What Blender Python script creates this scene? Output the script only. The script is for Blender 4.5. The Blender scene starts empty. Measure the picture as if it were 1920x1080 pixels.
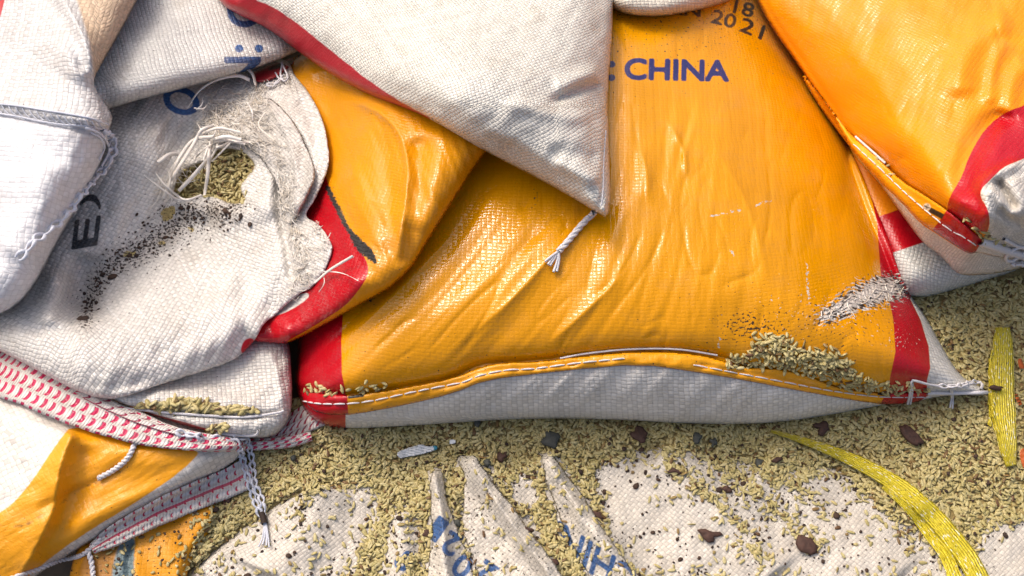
import bpy, math, random
import numpy as np
from math import radians, sin, cos, tan, pi

random.seed(7)
RNG = np.random.default_rng(11)
S = bpy.context.scene
COL = S.collection

# ------------------------------------------------------------------ camera, sky, sun, exposure
TILT = radians(28.0)
HFOV = radians(56.0)
CAMZ = 0.74
cam_d = bpy.data.cameras.new('camera')
cam = bpy.data.objects.new('camera', cam_d)
COL.objects.link(cam)
cam.location = (0.0, -CAMZ * tan(TILT), CAMZ)
cam.rotation_euler = (TILT, 0, 0)
cam_d.sensor_width = 36.0
cam_d.angle = HFOV
cam_d.clip_start = 0.01
cam_d.clip_end = 200.0
S.camera = cam

SUN_EL = radians(52.0)
SUN_AZ = radians(-44.0)      # measured from +y (away from the viewer), positive to the right
w = bpy.data.worlds.new('World')
S.world = w
w.use_nodes = True
wn = w.node_tree
sky = wn.nodes.new('ShaderNodeTexSky')
sky.sky_type = 'NISHITA'
sky.sun_disc = False
sky.sun_elevation = SUN_EL
sky.sun_rotation = SUN_AZ
sky.air_density = 0.8
sky.dust_density = 8.0
sky.ozone_density = 0.6
bg = wn.nodes['Background']
bg.inputs['Strength'].default_value = 0.15
wn.links.new(sky.outputs[0], bg.inputs['Color'])

sun_d = bpy.data.lights.new('sun', 'SUN')
sun_d.energy = 0.6
sun_d.angle = radians(12)
sun_d.color = (1.0, 0.97, 0.93)
sun = bpy.data.objects.new('sun', sun_d)
COL.objects.link(sun)
sun.rotation_euler = (pi / 2 - SUN_EL, 0, -SUN_AZ + pi)
sun.location = (0, 0, 3)
S.view_settings.view_transform = 'Standard'
S.view_settings.look = 'None'
S.view_settings.gamma = 1.0
S.view_settings.use_curve_mapping = False
S.view_settings.exposure = 0.40
S.cycles.max_bounces = 6
S.cycles.use_denoising = True

# ------------------------------------------------------------------ camera ray -> world point at a height
FPX = 960.0 / tan(HFOV / 2)
CP = np.array([0.0, -CAMZ * tan(TILT), CAMZ])
ct, st = cos(TILT), sin(TILT)


def P(px, py, z):
    """world point at height z seen at photo pixel (px, py)"""
    px = np.asarray(px, float); py = np.asarray(py, float); z = np.asarray(z, float)
    x = (px - 960.0) / FPX
    y = -(py - 540.0) / FPX
    dx = x
    dy = y * ct + st
    dz = y * st - ct
    t = (z - CP[2]) / dz
    return np.stack([CP[0] + dx * t, CP[1] + dy * t, z + 0 * t], -1)


# ------------------------------------------------------------------ noise
_perm = RNG.permutation(512)
_perm = np.concatenate([_perm, _perm])
_ga = RNG.uniform(0, 2 * pi, 512)


def noise(x, y):
    x = np.asarray(x, float); y = np.asarray(y, float)
    xi = np.floor(x).astype(int); yi = np.floor(y).astype(int)
    xf = x - xi; yf = y - yi
    u = xf * xf * xf * (xf * (xf * 6 - 15) + 10); v = yf * yf * yf * (yf * (yf * 6 - 15) + 10)

    def g(ix, iy, fx, fy):
        h = _perm[(_perm[ix & 511] + iy) & 511]
        a = _ga[h]
        return np.cos(a) * fx + np.sin(a) * fy
    n00 = g(xi, yi, xf, yf); n10 = g(xi + 1, yi, xf - 1, yf)
    n01 = g(xi, yi + 1, xf, yf - 1); n11 = g(xi + 1, yi + 1, xf - 1, yf - 1)
    return ((n00 * (1 - u) + n10 * u) * (1 - v) + (n01 * (1 - u) + n11 * u) * v) * 1.4


def fbm(x, y, o=3):
    r = 0; a = 1.0
    for k in range(o):
        r = r + a * noise(x * 2 ** k + 17.3 * k, y * 2 ** k - 9.1 * k); a *= 0.5
    return r


def sstep(a, b, x):
    t = np.clip((x - a) / (b - a), 0, 1)
    return t * t * (3 - 2 * t)


def smax(a, b, k):
    h = np.clip(0.5 + 0.5 * (a - b) / k, 0, 1)
    return b * (1 - h) + a * h + k * h * (1 - h)


def crinkle(a, b, sharp=0.07):
    """thin sharp crease lines, 0..1"""
    n = noise(a, b)
    return np.exp(-np.abs(n) / sharp)


# ------------------------------------------------------------------ 2-d outlines and distance fields
def chaikin(poly, n=2, closed=True):
    p = np.array(poly, float)
    for _ in range(n):
        q = np.roll(p, -1, 0) if closed else p[1:]
        a = p if closed else p[:-1]
        r = np.empty((len(a) * 2, p.shape[1]))
        r[0::2] = a * 0.75 + q * 0.25
        r[1::2] = a * 0.25 + q * 0.75
        p = r if closed else np.vstack([p[:1], r, p[-1:]])
    return p


def spline(pts, step=4.0):
    """Catmull-Rom through the points, resampled"""
    p = np.array(pts, float)
    e = np.vstack([2 * p[0] - p[1], p, 2 * p[-1] - p[-2]])
    out = []
    for i in range(len(p) - 1):
        a, b, c, d = e[i:i + 4]
        n = max(2, int(np.hypot(*(c - b)[:2]) / step))
        for t in np.linspace(0, 1, n, endpoint=False):
            out.append(0.5 * (2 * b + (c - a) * t + (2 * a - 5 * b + 4 * c - d) * t ** 2 + (3 * b - a - 3 * c + d) * t ** 3))
    out.append(p[-1])
    return np.array(out)


def _segs(A, B, px, py, parity=True):
    best = np.full(px.shape, 1e12); nx = np.zeros(px.shape); ny = np.zeros(px.shape)
    odd = np.zeros(px.shape, bool)
    for (ax, ay), (bx, by) in zip(A, B):
        ex, ey = bx - ax, by - ay
        L = ex * ex + ey * ey
        if L < 1e-9:
            continue
        t = np.clip(((px - ax) * ex + (py - ay) * ey) / L, 0, 1)
        qx, qy = ax + t * ex, ay + t * ey
        d = (px - qx) ** 2 + (py - qy) ** 2
        m = d < best
        best[m] = d[m]; nx[m] = qx[m]; ny[m] = qy[m]
        if parity:
            c = (ay > py) != (by > py)
            if abs(ey) > 1e-12:
                odd ^= c & (px < ax + (py - ay) * ex / ey)
    return np.sqrt(best), odd, nx, ny


def sdf_full(poly, px, py):
    poly = np.asarray(poly, float)
    d, odd, nx, ny = _segs(poly, np.roll(poly, -1, 0), px, py)
    return np.where(odd, d, -d), nx, ny


FAR = 60.0


def _local(bb, px, py, fun, far=FAR):
    out = np.full(np.shape(px), -far)
    m = (px > bb[0] - far) & (px < bb[2] + far) & (py > bb[1] - far) & (py < bb[3] + far)
    if m.any():
        out[m] = np.clip(fun(px[m], py[m]), -far, far)
    return out


def sdf(poly, px, py, n=2):
    poly = chaikin(poly, n) if n else np.asarray(poly, float)
    bb = (*poly.min(0), *poly.max(0))
    return _local(bb, px, py, lambda a, b: sdf_full(poly, a, b)[0])


def union(polys, px, py, n=2):
    r = np.full(np.shape(px), -FAR)
    for p in polys:
        r = np.maximum(r, sdf(p, px, py, n))
    return r


def line(px, py, pts, step=10):
    """distance, position along (0..1) and signed side from a smooth polyline"""
    p = spline(pts, step)
    A, B = p[:-1], p[1:]
    seg = np.hypot(*(B - A).T); cum = np.concatenate([[0], np.cumsum(seg)])
    best = np.full(px.shape, 1e12); tt = np.zeros(px.shape); sd = np.zeros(px.shape)
    for i in range(len(A)):
        ax, ay = A[i]; ex, ey = B[i] - A[i]
        L = ex * ex + ey * ey
        if L < 1e-9:
            continue
        t = np.clip(((px - ax) * ex + (py - ay) * ey) / L, 0, 1)
        d = (px - ax - t * ex) ** 2 + (py - ay - t * ey) ** 2
        m = d < best
        best[m] = d[m]; tt[m] = (cum[i] + t[m] * seg[i]) / cum[-1]
        sd[m] = np.sign(ex * (py[m] - ay) - ey * (px[m] - ax))
    return np.sqrt(best), tt, sd


def stroke(px, py, pts, width, amp, kind='gauss', taper=0.18, wl=None):
    """a ridge (amp > 0) or valley (amp < 0) along a line; wl = width on the left side of travel"""
    p = np.array(pts, float)
    far = width * 3.2 if wl is None else max(width, wl) * 3.2
    r = np.zeros(np.shape(px))
    m = (px > p[:, 0].min() - far) & (px < p[:, 0].max() + far) & (py > p[:, 1].min() - far) & (py < p[:, 1].max() + far)
    if not m.any():
        return r
    d, t, s = line(px[m], py[m], pts)
    ww = np.where(s < 0, width if wl is None else wl, width)
    if kind == 'gauss':
        f = np.exp(-(d / ww) ** 2)
    elif kind == 'crease':
        f = np.exp(-1.4 * d / ww) * sstep(3.2, 1.5, d / ww)
    else:
        f = np.sqrt(np.clip(1 - (d / ww) ** 2, 0, 1))
    if taper > 0:
        f = f * sstep(0, taper, t) * sstep(0, taper, 1 - t)
    r[m] = amp * f
    return r


# ------------------------------------------------------------------ lettering: outlines of the built-in font
_gc = {}


def glyph_segs(txt):
    if txt not in _gc:
        c = bpy.data.curves.new('t', 'FONT'); c.body = txt; c.resolution_u = 4
        o = bpy.data.objects.new('t', c); COL.objects.link(o)
        dg = bpy.context.evaluated_depsgraph_get()
        me = bpy.data.meshes.new_from_object(o.evaluated_get(dg))
        V = np.array([v.co[:2] for v in me.vertices])
        cnt = {}
        for f in me.polygons:
            vs = list(f.vertices)
            for a, b in zip(vs, vs[1:] + vs[:1]):
                k = (min(a, b), max(a, b)); cnt[k] = cnt.get(k, 0) + 1
        E = [k for k, n in cnt.items() if n == 1]
        lo, hi = V.min(0), V.max(0)
        V = (V - lo) / np.maximum(hi - lo, 1e-6)
        _gc[txt] = (np.array([V[a] for a, b in E]), np.array([V[b] for a, b in E]))
        bpy.data.objects.remove(o); bpy.data.meshes.remove(me); bpy.data.curves.remove(c)
    return _gc[txt]


def text_sdf(px, py, items, bold=1.0):
    """items: (text, origin, width vector, height vector)"""
    r = np.full(np.shape(px), -FAR)
    for txt, o, W, H in items:
        A, B = glyph_segs(txt)
        o, W, H = np.array(o, float), np.array(W, float), np.array(H, float)
        a = o + A[:, :1] * W + A[:, 1:] * H
        b = o + B[:, :1] * W + B[:, 1:] * H
        bb = (*np.minimum(a.min(0), b.min(0)), *np.maximum(a.max(0), b.max(0)))

        def f(x, y):
            d, odd, _, _ = _segs(a, b, x, y)
            return np.where(odd, d, -d) + bold
        r = np.maximum(r, _local(bb, px, py, f, 20.0))
    return r


def gl(ch, cx, cy, ang, h, wf=0.68):
    a = radians(ang); e = np.array([cos(a), sin(a)]); u = np.array([sin(a), -cos(a)])
    wd = h * wf
    return (ch, np.array([cx, cy]) - e * wd / 2 - u * h / 2, e * wd, u * h)


# ------------------------------------------------------------------ the height the pile has reached, on a coarse raster
ZS = 4
ZX = np.arange(-160, 2081, ZS); ZY = np.arange(-160, 1241, ZS)
GX, GY = np.meshgrid(ZX.astype(float), ZY.astype(float))
ZB = np.zeros(GX.shape)


def blur(a, r):
    """three box blurs of radius r photo pixels"""
    k = max(1, int(r / ZS))
    for _ in range(3):
        for ax in (0, 1):
            b = np.pad(a, [(k + 1, k) if i == ax else (0, 0) for i in (0, 1)], mode='edge')
            c = np.cumsum(b, ax)
            n = a.shape[ax]
            if ax == 0:
                a = (c[2 * k + 1:2 * k + 1 + n] - c[:n]) / (2 * k + 1)
            else:
                a = (c[:, 2 * k + 1:2 * k + 1 + n] - c[:, :n]) / (2 * k + 1)
    return a


def samp(a, px, py):
    fx = np.clip((np.asarray(px, float) - ZX[0]) / ZS, 0, len(ZX) - 1.001)
    fy = np.clip((np.asarray(py, float) - ZY[0]) / ZS, 0, len(ZY) - 1.001)
    i = fx.astype(int); j = fy.astype(int); u = fx - i; v = fy - j
    return (a[j, i] * (1 - u) + a[j, i + 1] * u) * (1 - v) + (a[j + 1, i] * (1 - u) + a[j + 1, i + 1] * u) * v


# ------------------------------------------------------------------ mesh helpers
def mk_mesh(name, V, F, mat, parent=None, uv=None, attrs=None, smooth=True, cols=None, mats=None, fmat=None):
    """one mesh object from vertex and face arrays (all faces have the same number of corners)"""
    V = np.asarray(V, np.float32); F = np.asarray(F, np.int32)
    me = bpy.data.meshes.new(name)
    k = F.shape[1]
    me.vertices.add(len(V)); me.vertices.foreach_set('co', V.ravel())
    me.loops.add(F.size); me.loops.foreach_set('vertex_index', F.ravel())
    me.polygons.add(len(F)); me.polygons.foreach_set('loop_start', np.arange(0, F.size, k, dtype=np.int32))
    me.update(calc_edges=True)
    if smooth:
        me.polygons.foreach_set('use_smooth', np.ones(len(F), bool))
    if uv is not None:
        l = me.uv_layers.new(name='UVMap')
        l.data.foreach_set('uv', np.asarray(uv, np.float32)[F.ravel()].ravel())
    for n, a in (attrs or {}).items():
        at = me.attributes.new(n, 'FLOAT', 'POINT')
        at.data.foreach_set('value', np.asarray(a, np.float32))
    for m in (mats or [mat]):
        me.materials.append(m)
    if fmat is not None:
        me.polygons.foreach_set('material_index', np.asarray(fmat, np.int32))
    me.validate()
    o = bpy.data.objects.new(name, me)
    COL.objects.link(o)
    if parent is not None:
        o.parent = parent
    return o


def tag(o, label=None, cat=None, group=None, kind=None):
    if label: o['label'] = label
    if cat: o['category'] = cat
    if group: o['group'] = group
    if kind: o['kind'] = kind
    return o


class MB:
    """collects quads of several little shapes into one mesh"""
    def __init__(s): s.V = []; s.F = []; s.n = 0; s.A = []
    def add(s, V, F, a=0.0):
        V = np.asarray(V, float)
        s.V.append(V); s.F.append(np.asarray(F) + s.n); s.n += len(V)
        s.A.append(np.full(len(V), a))
    def tube(s, pts, r, k=6, a=0.0):
        p = np.asarray(pts, float); n = len(p)
        r = np.broadcast_to(np.asarray(r, float), (n,))
        T = np.gradient(p, axis=0); T /= np.linalg.norm(T, axis=1)[:, None] + 1e-12
        up = np.array([0.13, 0.21, 1.0]); N = np.cross(T, up); N /= np.linalg.norm(N, axis=1)[:, None] + 1e-12
        Bn = np.cross(T, N)
        an = np.arange(k) * 2 * pi / k
        V = p[:, None] + r[:, None, None] * (np.cos(an)[None, :, None] * N[:, None] + np.sin(an)[None, :, None] * Bn[:, None])
        V = V.reshape(-1, 3)
        i = np.arange(n - 1)[:, None] * k; j = np.arange(k)[None]; j2 = (j + 1) % k
        F = np.stack([i + j, i + j2, i + k + j2, i + k + j], -1).reshape(-1, 4)
        s.add(V, F, a)
    def strip(s, pts, nrm, w, th, a=0.0):
        """flat tape with thickness"""
        p = np.asarray(pts, float); n = len(p)
        T = np.gradient(p, axis=0); T /= np.linalg.norm(T, axis=1)[:, None] + 1e-12
        nrm = np.broadcast_to(np.asarray(nrm, float), (n, 3))
        Sd = np.cross(T, nrm); Sd /= np.linalg.norm(Sd, axis=1)[:, None] + 1e-12
        Nn = np.cross(Sd, T)
        w = np.broadcast_to(np.asarray(w, float), (n,))[:, None]
        V = np.stack([p - Sd * w + Nn * th, p + Sd * w + Nn * th, p + Sd * w - Nn * th, p - Sd * w - Nn * th], 1).reshape(-1, 3)
        i = np.arange(n - 1)[:, None] * 4; j = np.arange(4)[None]; j2 = (j + 1) % 4
        F = np.stack([i + j, i + j2, i + 4 + j2, i + 4 + j], -1).reshape(-1, 4)
        s.add(V, F, a)
    def build(s, name, mat, parent=None, **k):
        return mk_mesh(name, np.vstack(s.V), np.vstack(s.F), mat, parent, attrs={'rnd': np.concatenate(s.A)}, **k)


def path(pts, off=0.002, step=3.0, zb=None, r=4):
    """photo-pixel path (px, py[, extra height]) laid on the pile -> world points"""
    q = [(*p, 0.0) if len(p) == 2 else p for p in pts]
    s = spline(q, step)
    z = samp(blur(ZB, r) if zb is None else zb, s[:, 0], s[:, 1])
    z = np.maximum(z, samp(ZB, s[:, 0], s[:, 1])) + off + s[:, 2]
    k = np.ones(5) / 5
    zz = np.convolve(np.pad(z, 2, mode='edge'), k, 'valid')
    return P(s[:, 0], s[:, 1], np.maximum(zz, z - 0.001))


def twist(mb, p, r, turns_per_m=120, strands=2, k=5, loose=1.0):
    """twisted cord along world path p"""
    p = np.asarray(p); L = np.concatenate([[0], np.cumsum(np.linalg.norm(np.diff(p, axis=0), axis=1))])
    n = max(8, int(L[-1] / 0.0009))
    t = np.linspace(0, L[-1], n)
    q = np.stack([np.interp(t, L, p[:, i]) for i in range(3)], -1)
    T = np.gradient(q, axis=0); T /= np.linalg.norm(T, axis=1)[:, None] + 1e-12
    N = np.cross(T, [0.1, 0.2, 1.0]); N /= np.linalg.norm(N, axis=1)[:, None]
    B = np.cross(T, N)
    for s in range(strands):
        a = 2 * pi * (t * turns_per_m + s / strands)
        mb.tube(q + r * 0.8 * loose * (np.cos(a)[:, None] * N + np.sin(a)[:, None] * B), r, k, s * 0.31)


def chain(mb, p, r, pitch=0.006):
    """crocheted chain stitch: a row of interlocked loops"""
    p = np.asarray(p); L = np.concatenate([[0], np.cumsum(np.linalg.norm(np.diff(p, axis=0), axis=1))])
    n = max(10, int(L[-1] / 0.0007))
    t = np.linspace(0, L[-1], n)
    q = np.stack([np.interp(t, L, p[:, i]) for i in range(3)], -1)
    T = np.gradient(q, axis=0); T /= np.linalg.norm(T, axis=1)[:, None] + 1e-12
    N = np.cross(T, [0.1, 0.2, 1.0]); N /= np.linalg.norm(N, axis=1)[:, None]
    B = np.cross(N, T)
    for s in (-1, 1):
        a = t / pitch * 2 * pi
        off = s * (0.25 + np.abs(np.sin(a / 2)) ** 0.8) * r * 1.25
        mb.tube(q + off[:, None] * N + (np.cos(a / 2 + s) * r * 0.9)[:, None] * B, r * (0.85 + 0.25 * np.sin(a)), 5, 0.3 * s + .3)


def stitches(mb, p, r, on=0.010, off=0.0016, k=5):
    """a running row of stitches along world path p"""
    p = np.asarray(p); L = np.concatenate([[0], np.cumsum(np.linalg.norm(np.diff(p, axis=0), axis=1))])
    s = 0.0
    while s < L[-1] - on * .5:
        e = min(s + on * RNG.uniform(.8, 1.15), L[-1]); t = np.linspace(s, e, 8)
        q = np.stack([np.interp(t, L, p[:, i]) for i in range(3)], -1)
        q[:, 2] += np.sin(np.linspace(0, pi, 8)) * r * .8 - r * .5
        mb.tube(q, r * (0.55 + 0.45 * np.sin(np.linspace(0.15, pi - .15, 8))), k, RNG.uniform(0, .4))
        s = e + off


# ------------------------------------------------------------------ a sack (or any cloth): outline + height field -> closed mesh with thickness
def cloth(name, outline, zf, mat, step=4.0, attrs=None, parent=None, thick=0.012, uvrot=0.0, rough_edge=0.0, smooth_n=2, raise_zb=True, hole=None, loc_empty=True):
    """outline: photo-pixel polygon. zf(px, py, sd) -> height of the upper side; attrs: {name: f(px, py)};
    the lower side follows `thick` below and both close along the outline."""
    global ZB
    poly = chaikin(outline, smooth_n)
    if rough_edge:
        seg = spline(np.vstack([poly, poly[:1]]), 5.0)[:-1]
        c = seg.mean(0); k = np.arange(len(seg))
        d = fbm(seg[:, 0] / 14.0, seg[:, 1] / 14.0, 2) * rough_edge
        nrm = np.roll(seg, -1, 0) - np.roll(seg, 1, 0); nrm /= np.hypot(*nrm.T)[:, None] + 1e-9
        poly = seg + np.stack([nrm[:, 1], -nrm[:, 0]], -1) * d[:, None]
    lo = poly.min(0) - step; hi = poly.max(0) + step
    xs = np.arange(lo[0], hi[0] + step, step); ys = np.arange(lo[1], hi[1] + step, step)
    X, Y = np.meshgrid(xs, ys)
    sd, nx, ny = sdf_full(poly, X, Y)
    ins = sd > 0.4 * step
    cell = ins[:-1, :-1] & ins[1:, :-1] & ins[:-1, 1:] & ins[1:, 1:]
    idx = np.arange(X.size).reshape(X.shape)
    j, i = np.nonzero(cell)
    Fq = np.stack([idx[j, i], idx[j + 1, i], idx[j + 1, i + 1], idx[j, i + 1]], -1)
    # directed edges used once are the border
    E = np.vstack([Fq[:, [0, 1]], Fq[:, [1, 2]], Fq[:, [2, 3]], Fq[:, [3, 0]]])
    key = E[:, 0].astype(np.int64) * X.size + E[:, 1]
    rkey = E[:, 1].astype(np.int64) * X.size + E[:, 0]
    Eb = E[~np.isin(key, rkey)]
    used = np.unique(Fq)
    remap = -np.ones(X.size, int); remap[used] = np.arange(len(used))
    bv = np.unique(Eb)
    rmap = -np.ones(X.size, int); rmap[bv] = np.arange(len(bv))
    ux, uy, us = X.ravel()[used], Y.ravel()[used], sd.ravel()[used]
    rx, ry = nx.ravel()[bv], ny.ravel()[bv]
    ax = np.concatenate([ux, rx]); ay = np.concatenate([uy, ry]); asd = np.concatenate([us, 0 * rx])
    z = zf(ax, ay, asd)
    Zg = zf(X.ravel(), Y.ravel(), np.maximum(sd.ravel(), 0)).reshape(X.shape)
    W3 = P(X, Y, Zg)
    # cloth coordinates: length along the rows and columns of the sheet
    du = np.linalg.norm(np.diff(W3, axis=1), axis=2); dv = np.linalg.norm(np.diff(W3, axis=0), axis=2)
    U = np.concatenate([np.zeros((X.shape[0], 1)), np.cumsum(du, 1)], 1)
    Vv = np.concatenate([np.zeros((1, X.shape[1])), np.cumsum(dv, 0)], 0)
    cx, cy = X.shape[1] // 2, X.shape[0] // 2
    flat = P(X, Y, 0.05)
    U = 0.5 * (U - U[:, cx:cx + 1]) + 0.5 * flat[..., 0]
    Vv = 0.5 * (Vv - Vv[cy:cy + 1]) - 0.5 * flat[..., 1] / ct

    def bil(A, qx, qy):
        fx = np.clip((qx - xs[0]) / step, 0, len(xs) - 1.001); fy = np.clip((qy - ys[0]) / step, 0, len(ys) - 1.001)
        a = fx.astype(int); b = fy.astype(int); u = fx - a; v = fy - b
        return (A[b, a] * (1 - u) + A[b, a + 1] * u) * (1 - v) + (A[b + 1, a] * (1 - u) + A[b + 1, a + 1] * u) * v
    uu, vv = bil(U, ax, ay), bil(Vv, ax, ay)
    cr, sr = cos(uvrot), sin(uvrot)
    uv = np.stack([uu * cr + vv * sr, -uu * sr + vv * cr], -1)
    n1, n2 = len(used), len(bv)
    th = thick(ux, uy, us) if callable(thick) else thick * sstep(0, 14, us) + 0.0004
    V = np.vstack([P(ax, ay, z), P(ux, uy, z[:n1] - np.maximum(th, 0.0004))])
    uv = np.vstack([uv, uv[:n1]])
    A = {k: f(ax, ay) for k, f in (attrs or {}).items()}
    A = {k: np.concatenate([a, a[:n1]]) for k, a in A.items()}
    F = [remap[Fq]]
    a, b = Eb[:, 0], Eb[:, 1]
    ra, rb = n1 + rmap[a], n1 + rmap[b]
    F.append(np.stack([remap[b], remap[a], ra, rb], -1))
    off = n1 + n2
    F.append(off + remap[Fq][:, ::-1])
    F.append(np.stack([off + remap[a], off + remap[b], rb, ra], -1))
    o = mk_mesh(name, V, np.vstack(F), mat, parent, uv=uv, attrs=A)
    if raise_zb:
        m = (GX > lo[0]) & (GX < hi[0]) & (GY > lo[1]) & (GY < hi[1])
        s2 = sdf_full(poly, GX[m], GY[m])[0]
        zz = zf(GX[m], GY[m], np.maximum(s2, 0))
        zn = ZB[m]
        zn = np.where(s2 > 0, zz, zn)
        Z2 = ZB.copy(); Z2[m] = zn; ZB = Z2
    return o


def dome(sd, R, T, p=2.0):
    d = np.clip(sd / R, 0, 1)
    return T * (1 - (1 - d) ** p) ** (1.0 / p)


def sdome(outline, R, T, r=14, p=2.0, n=2):
    """a dome over the outline whose ridges (where two sides meet) are rounded off"""
    s = sdf_full(chaikin(outline, n), GX, GY)[0]
    sharp = dome(s, R, T, p)
    ras = blur(sharp, r)

    def f(px, py, sd):
        k = sstep(2, 2.2 * r, sd)
        return dome(sd, R, T, p) * (1 - k) + samp(ras, px, py) * k
    return f


# ------------------------------------------------------------------ ribbons (webbing, strapping)
def ribbon(name, pts, mat, off=0.002, th=0.0012, m=9, bulge=0.0008, parent=None, r=6, wob=0.0):
    """pts: (px, py, half width in px[, extra height])"""
    global ZB
    q = [(*p, 0.0) if len(p) == 3 else p for p in pts]
    s = spline(q, 4.0); n = len(s)
    T = np.gradient(s[:, :2], axis=0); T /= np.hypot(*T.T)[:, None]
    Nn = np.stack([-T[:, 1], T[:, 0]], -1)
    c = np.linspace(-1, 1, m)
    wv = s[:, 2] * (1 + wob * fbm(np.arange(n) / 9.0, np.zeros(n), 2))
    XY = s[:, None, :2] + (wv[:, None] * c[None])[..., None] * Nn[:, None]
    zb = blur(ZB, r)
    z = np.maximum(samp(zb, XY[..., 0], XY[..., 1]), samp(ZB, XY[..., 0], XY[..., 1]))
    z = np.maximum(z, z.mean(1, keepdims=True))
    for _ in range(3):
        z = np.vstack([z[:1], (z[:-2] + z[1:-1] + z[2:]) / 3, z[-1:]])
    z = z + off + s[:, 3:4] + bulge * (1 - c[None] ** 2)
    top = P(XY[..., 0], XY[..., 1], z); bot = P(XY[..., 0], XY[..., 1], z - th)
    V = np.vstack([top.reshape(-1, 3), bot.reshape(-1, 3)])
    mid = top[:, m // 2]
    al = np.concatenate([[0], np.cumsum(np.linalg.norm(np.diff(mid, axis=0), axis=1))])
    wd = np.linalg.norm(top[:, -1] - top[:, 0], axis=1).mean()
    uv = np.stack([np.repeat(al[:, None], m, 1), np.repeat(c[None] * wd / 2, n, 0)], -1).reshape(-1, 2)
    idx = np.arange(n * m).reshape(n, m); o2 = n * m
    g = np.stack([idx[:-1, :-1], idx[1:, :-1], idx[1:, 1:], idx[:-1, 1:]], -1).reshape(-1, 4)
    F = [g, o2 + g[:, ::-1]]
    for col, fl in ((0, 1), (m - 1, 0)):
        a, b = idx[:-1, col], idx[1:, col]
        f = np.stack([a, b, o2 + b, o2 + a], -1)
        F.append(f[:, ::-1] if fl else f)
    for row, fl in ((0, 0), (n - 1, 1)):
        a, b = idx[row, :-1], idx[row, 1:]
        f = np.stack([a, b, o2 + b, o2 + a], -1)
        F.append(f[:, ::-1] if fl else f)
    o = mk_mesh(name, V, np.vstack(F), mat, parent, uv=np.vstack([uv, uv]))
    poly = np.vstack([XY[:, 0], XY[::-1, -1]])
    mm = (GX > poly[:, 0].min()) & (GX < poly[:, 0].max()) & (GY > poly[:, 1].min()) & (GY < poly[:, 1].max())
    sd2 = sdf_full(poly[::2], GX[mm], GY[mm])[0]
    Z2 = ZB.copy(); Z2[mm] = np.where(sd2 > 0, np.maximum(Z2[mm], samp(zb, GX[mm], GY[mm]) + off), Z2[mm]); ZB = Z2
    return o


# ------------------------------------------------------------------ grains: little ellipsoids as one mesh
def _ball():
    bm = []
    g = np.linspace(-1, 1, 3)
    V = {}; F = []
    for ax in range(3):
        for sgn in (-1, 1):
            for a in range(2):
                for b in range(2):
                    q = []
                    for (x, y) in ((a, b), (a + 1, b), (a + 1, b + 1), (a, b + 1)):
                        v = [0, 0, 0]; v[ax] = sgn; v[(ax + 1) % 3] = g[x]; v[(ax + 2) % 3] = g[y]
                        q.append(V.setdefault(tuple(v), len(V)))
                    F.append(q if sgn > 0 else q[::-1])
    P0 = np.array(list(V)); P0 = P0 / np.linalg.norm(P0, axis=1)[:, None]
    return P0, np.array(F)


BALL_V, BALL_F = _ball()


def grains(c, L, Wd, Tk, yaw, pitch, roll):
    """arrays of centres and sizes -> vertices, faces and a random value per vertex"""
    n = len(c)
    v = BALL_V[None] * np.stack([L, Wd, Tk], -1)[:, None]
    # taper one end a little and bow the grain
    v[..., 1] *= 1 - 0.18 * BALL_V[None, :, 0]
    v[..., 1] += (0.10 * Wd)[:, None] * (BALL_V[None, :, 0] ** 2)
    cy, sy = np.cos(yaw), np.sin(yaw); cp, sp = np.cos(pitch), np.sin(pitch); cr, sr = np.cos(roll), np.sin(roll)
    R = np.empty((n, 3, 3))
    R[:, 0, 0] = cy * cp; R[:, 0, 1] = cy * sp * sr - sy * cr; R[:, 0, 2] = cy * sp * cr + sy * sr
    R[:, 1, 0] = sy * cp; R[:, 1, 1] = sy * sp * sr + cy * cr; R[:, 1, 2] = sy * sp * cr - cy * sr
    R[:, 2, 0] = -sp; R[:, 2, 1] = cp * sr; R[:, 2, 2] = cp * cr
    v = np.einsum('nij,nkj->nki', R, v) + c[:, None]
    F = (BALL_F[None] + (np.arange(n) * len(BALL_V))[:, None, None]).reshape(-1, 4)
    rnd = np.repeat(RNG.uniform(0, 1, n), len(BALL_V))
    return v.reshape(-1, 3), F, rnd


def rice_at(px, py, z, size=1.0, tilt=0.2):
    n = len(px)
    L = RNG.uniform(0.0030, 0.0042, n) * size; Wd = RNG.uniform(0.0012, 0.0016, n) * size
    return grains(P(px, py, z), L, Wd, Wd * 0.55, RNG.uniform(0, 2 * pi, n), RNG.normal(0, tilt, n), RNG.normal(0, 0.5, n))
# ================================================================== materials
def lin(r, g, b):
    f = lambda c: (c / 255 / 12.92) if c / 255 <= 0.04045 else ((c / 255 + 0.055) / 1.055) ** 2.4
    return (f(r), f(g), f(b), 1.0)


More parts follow.
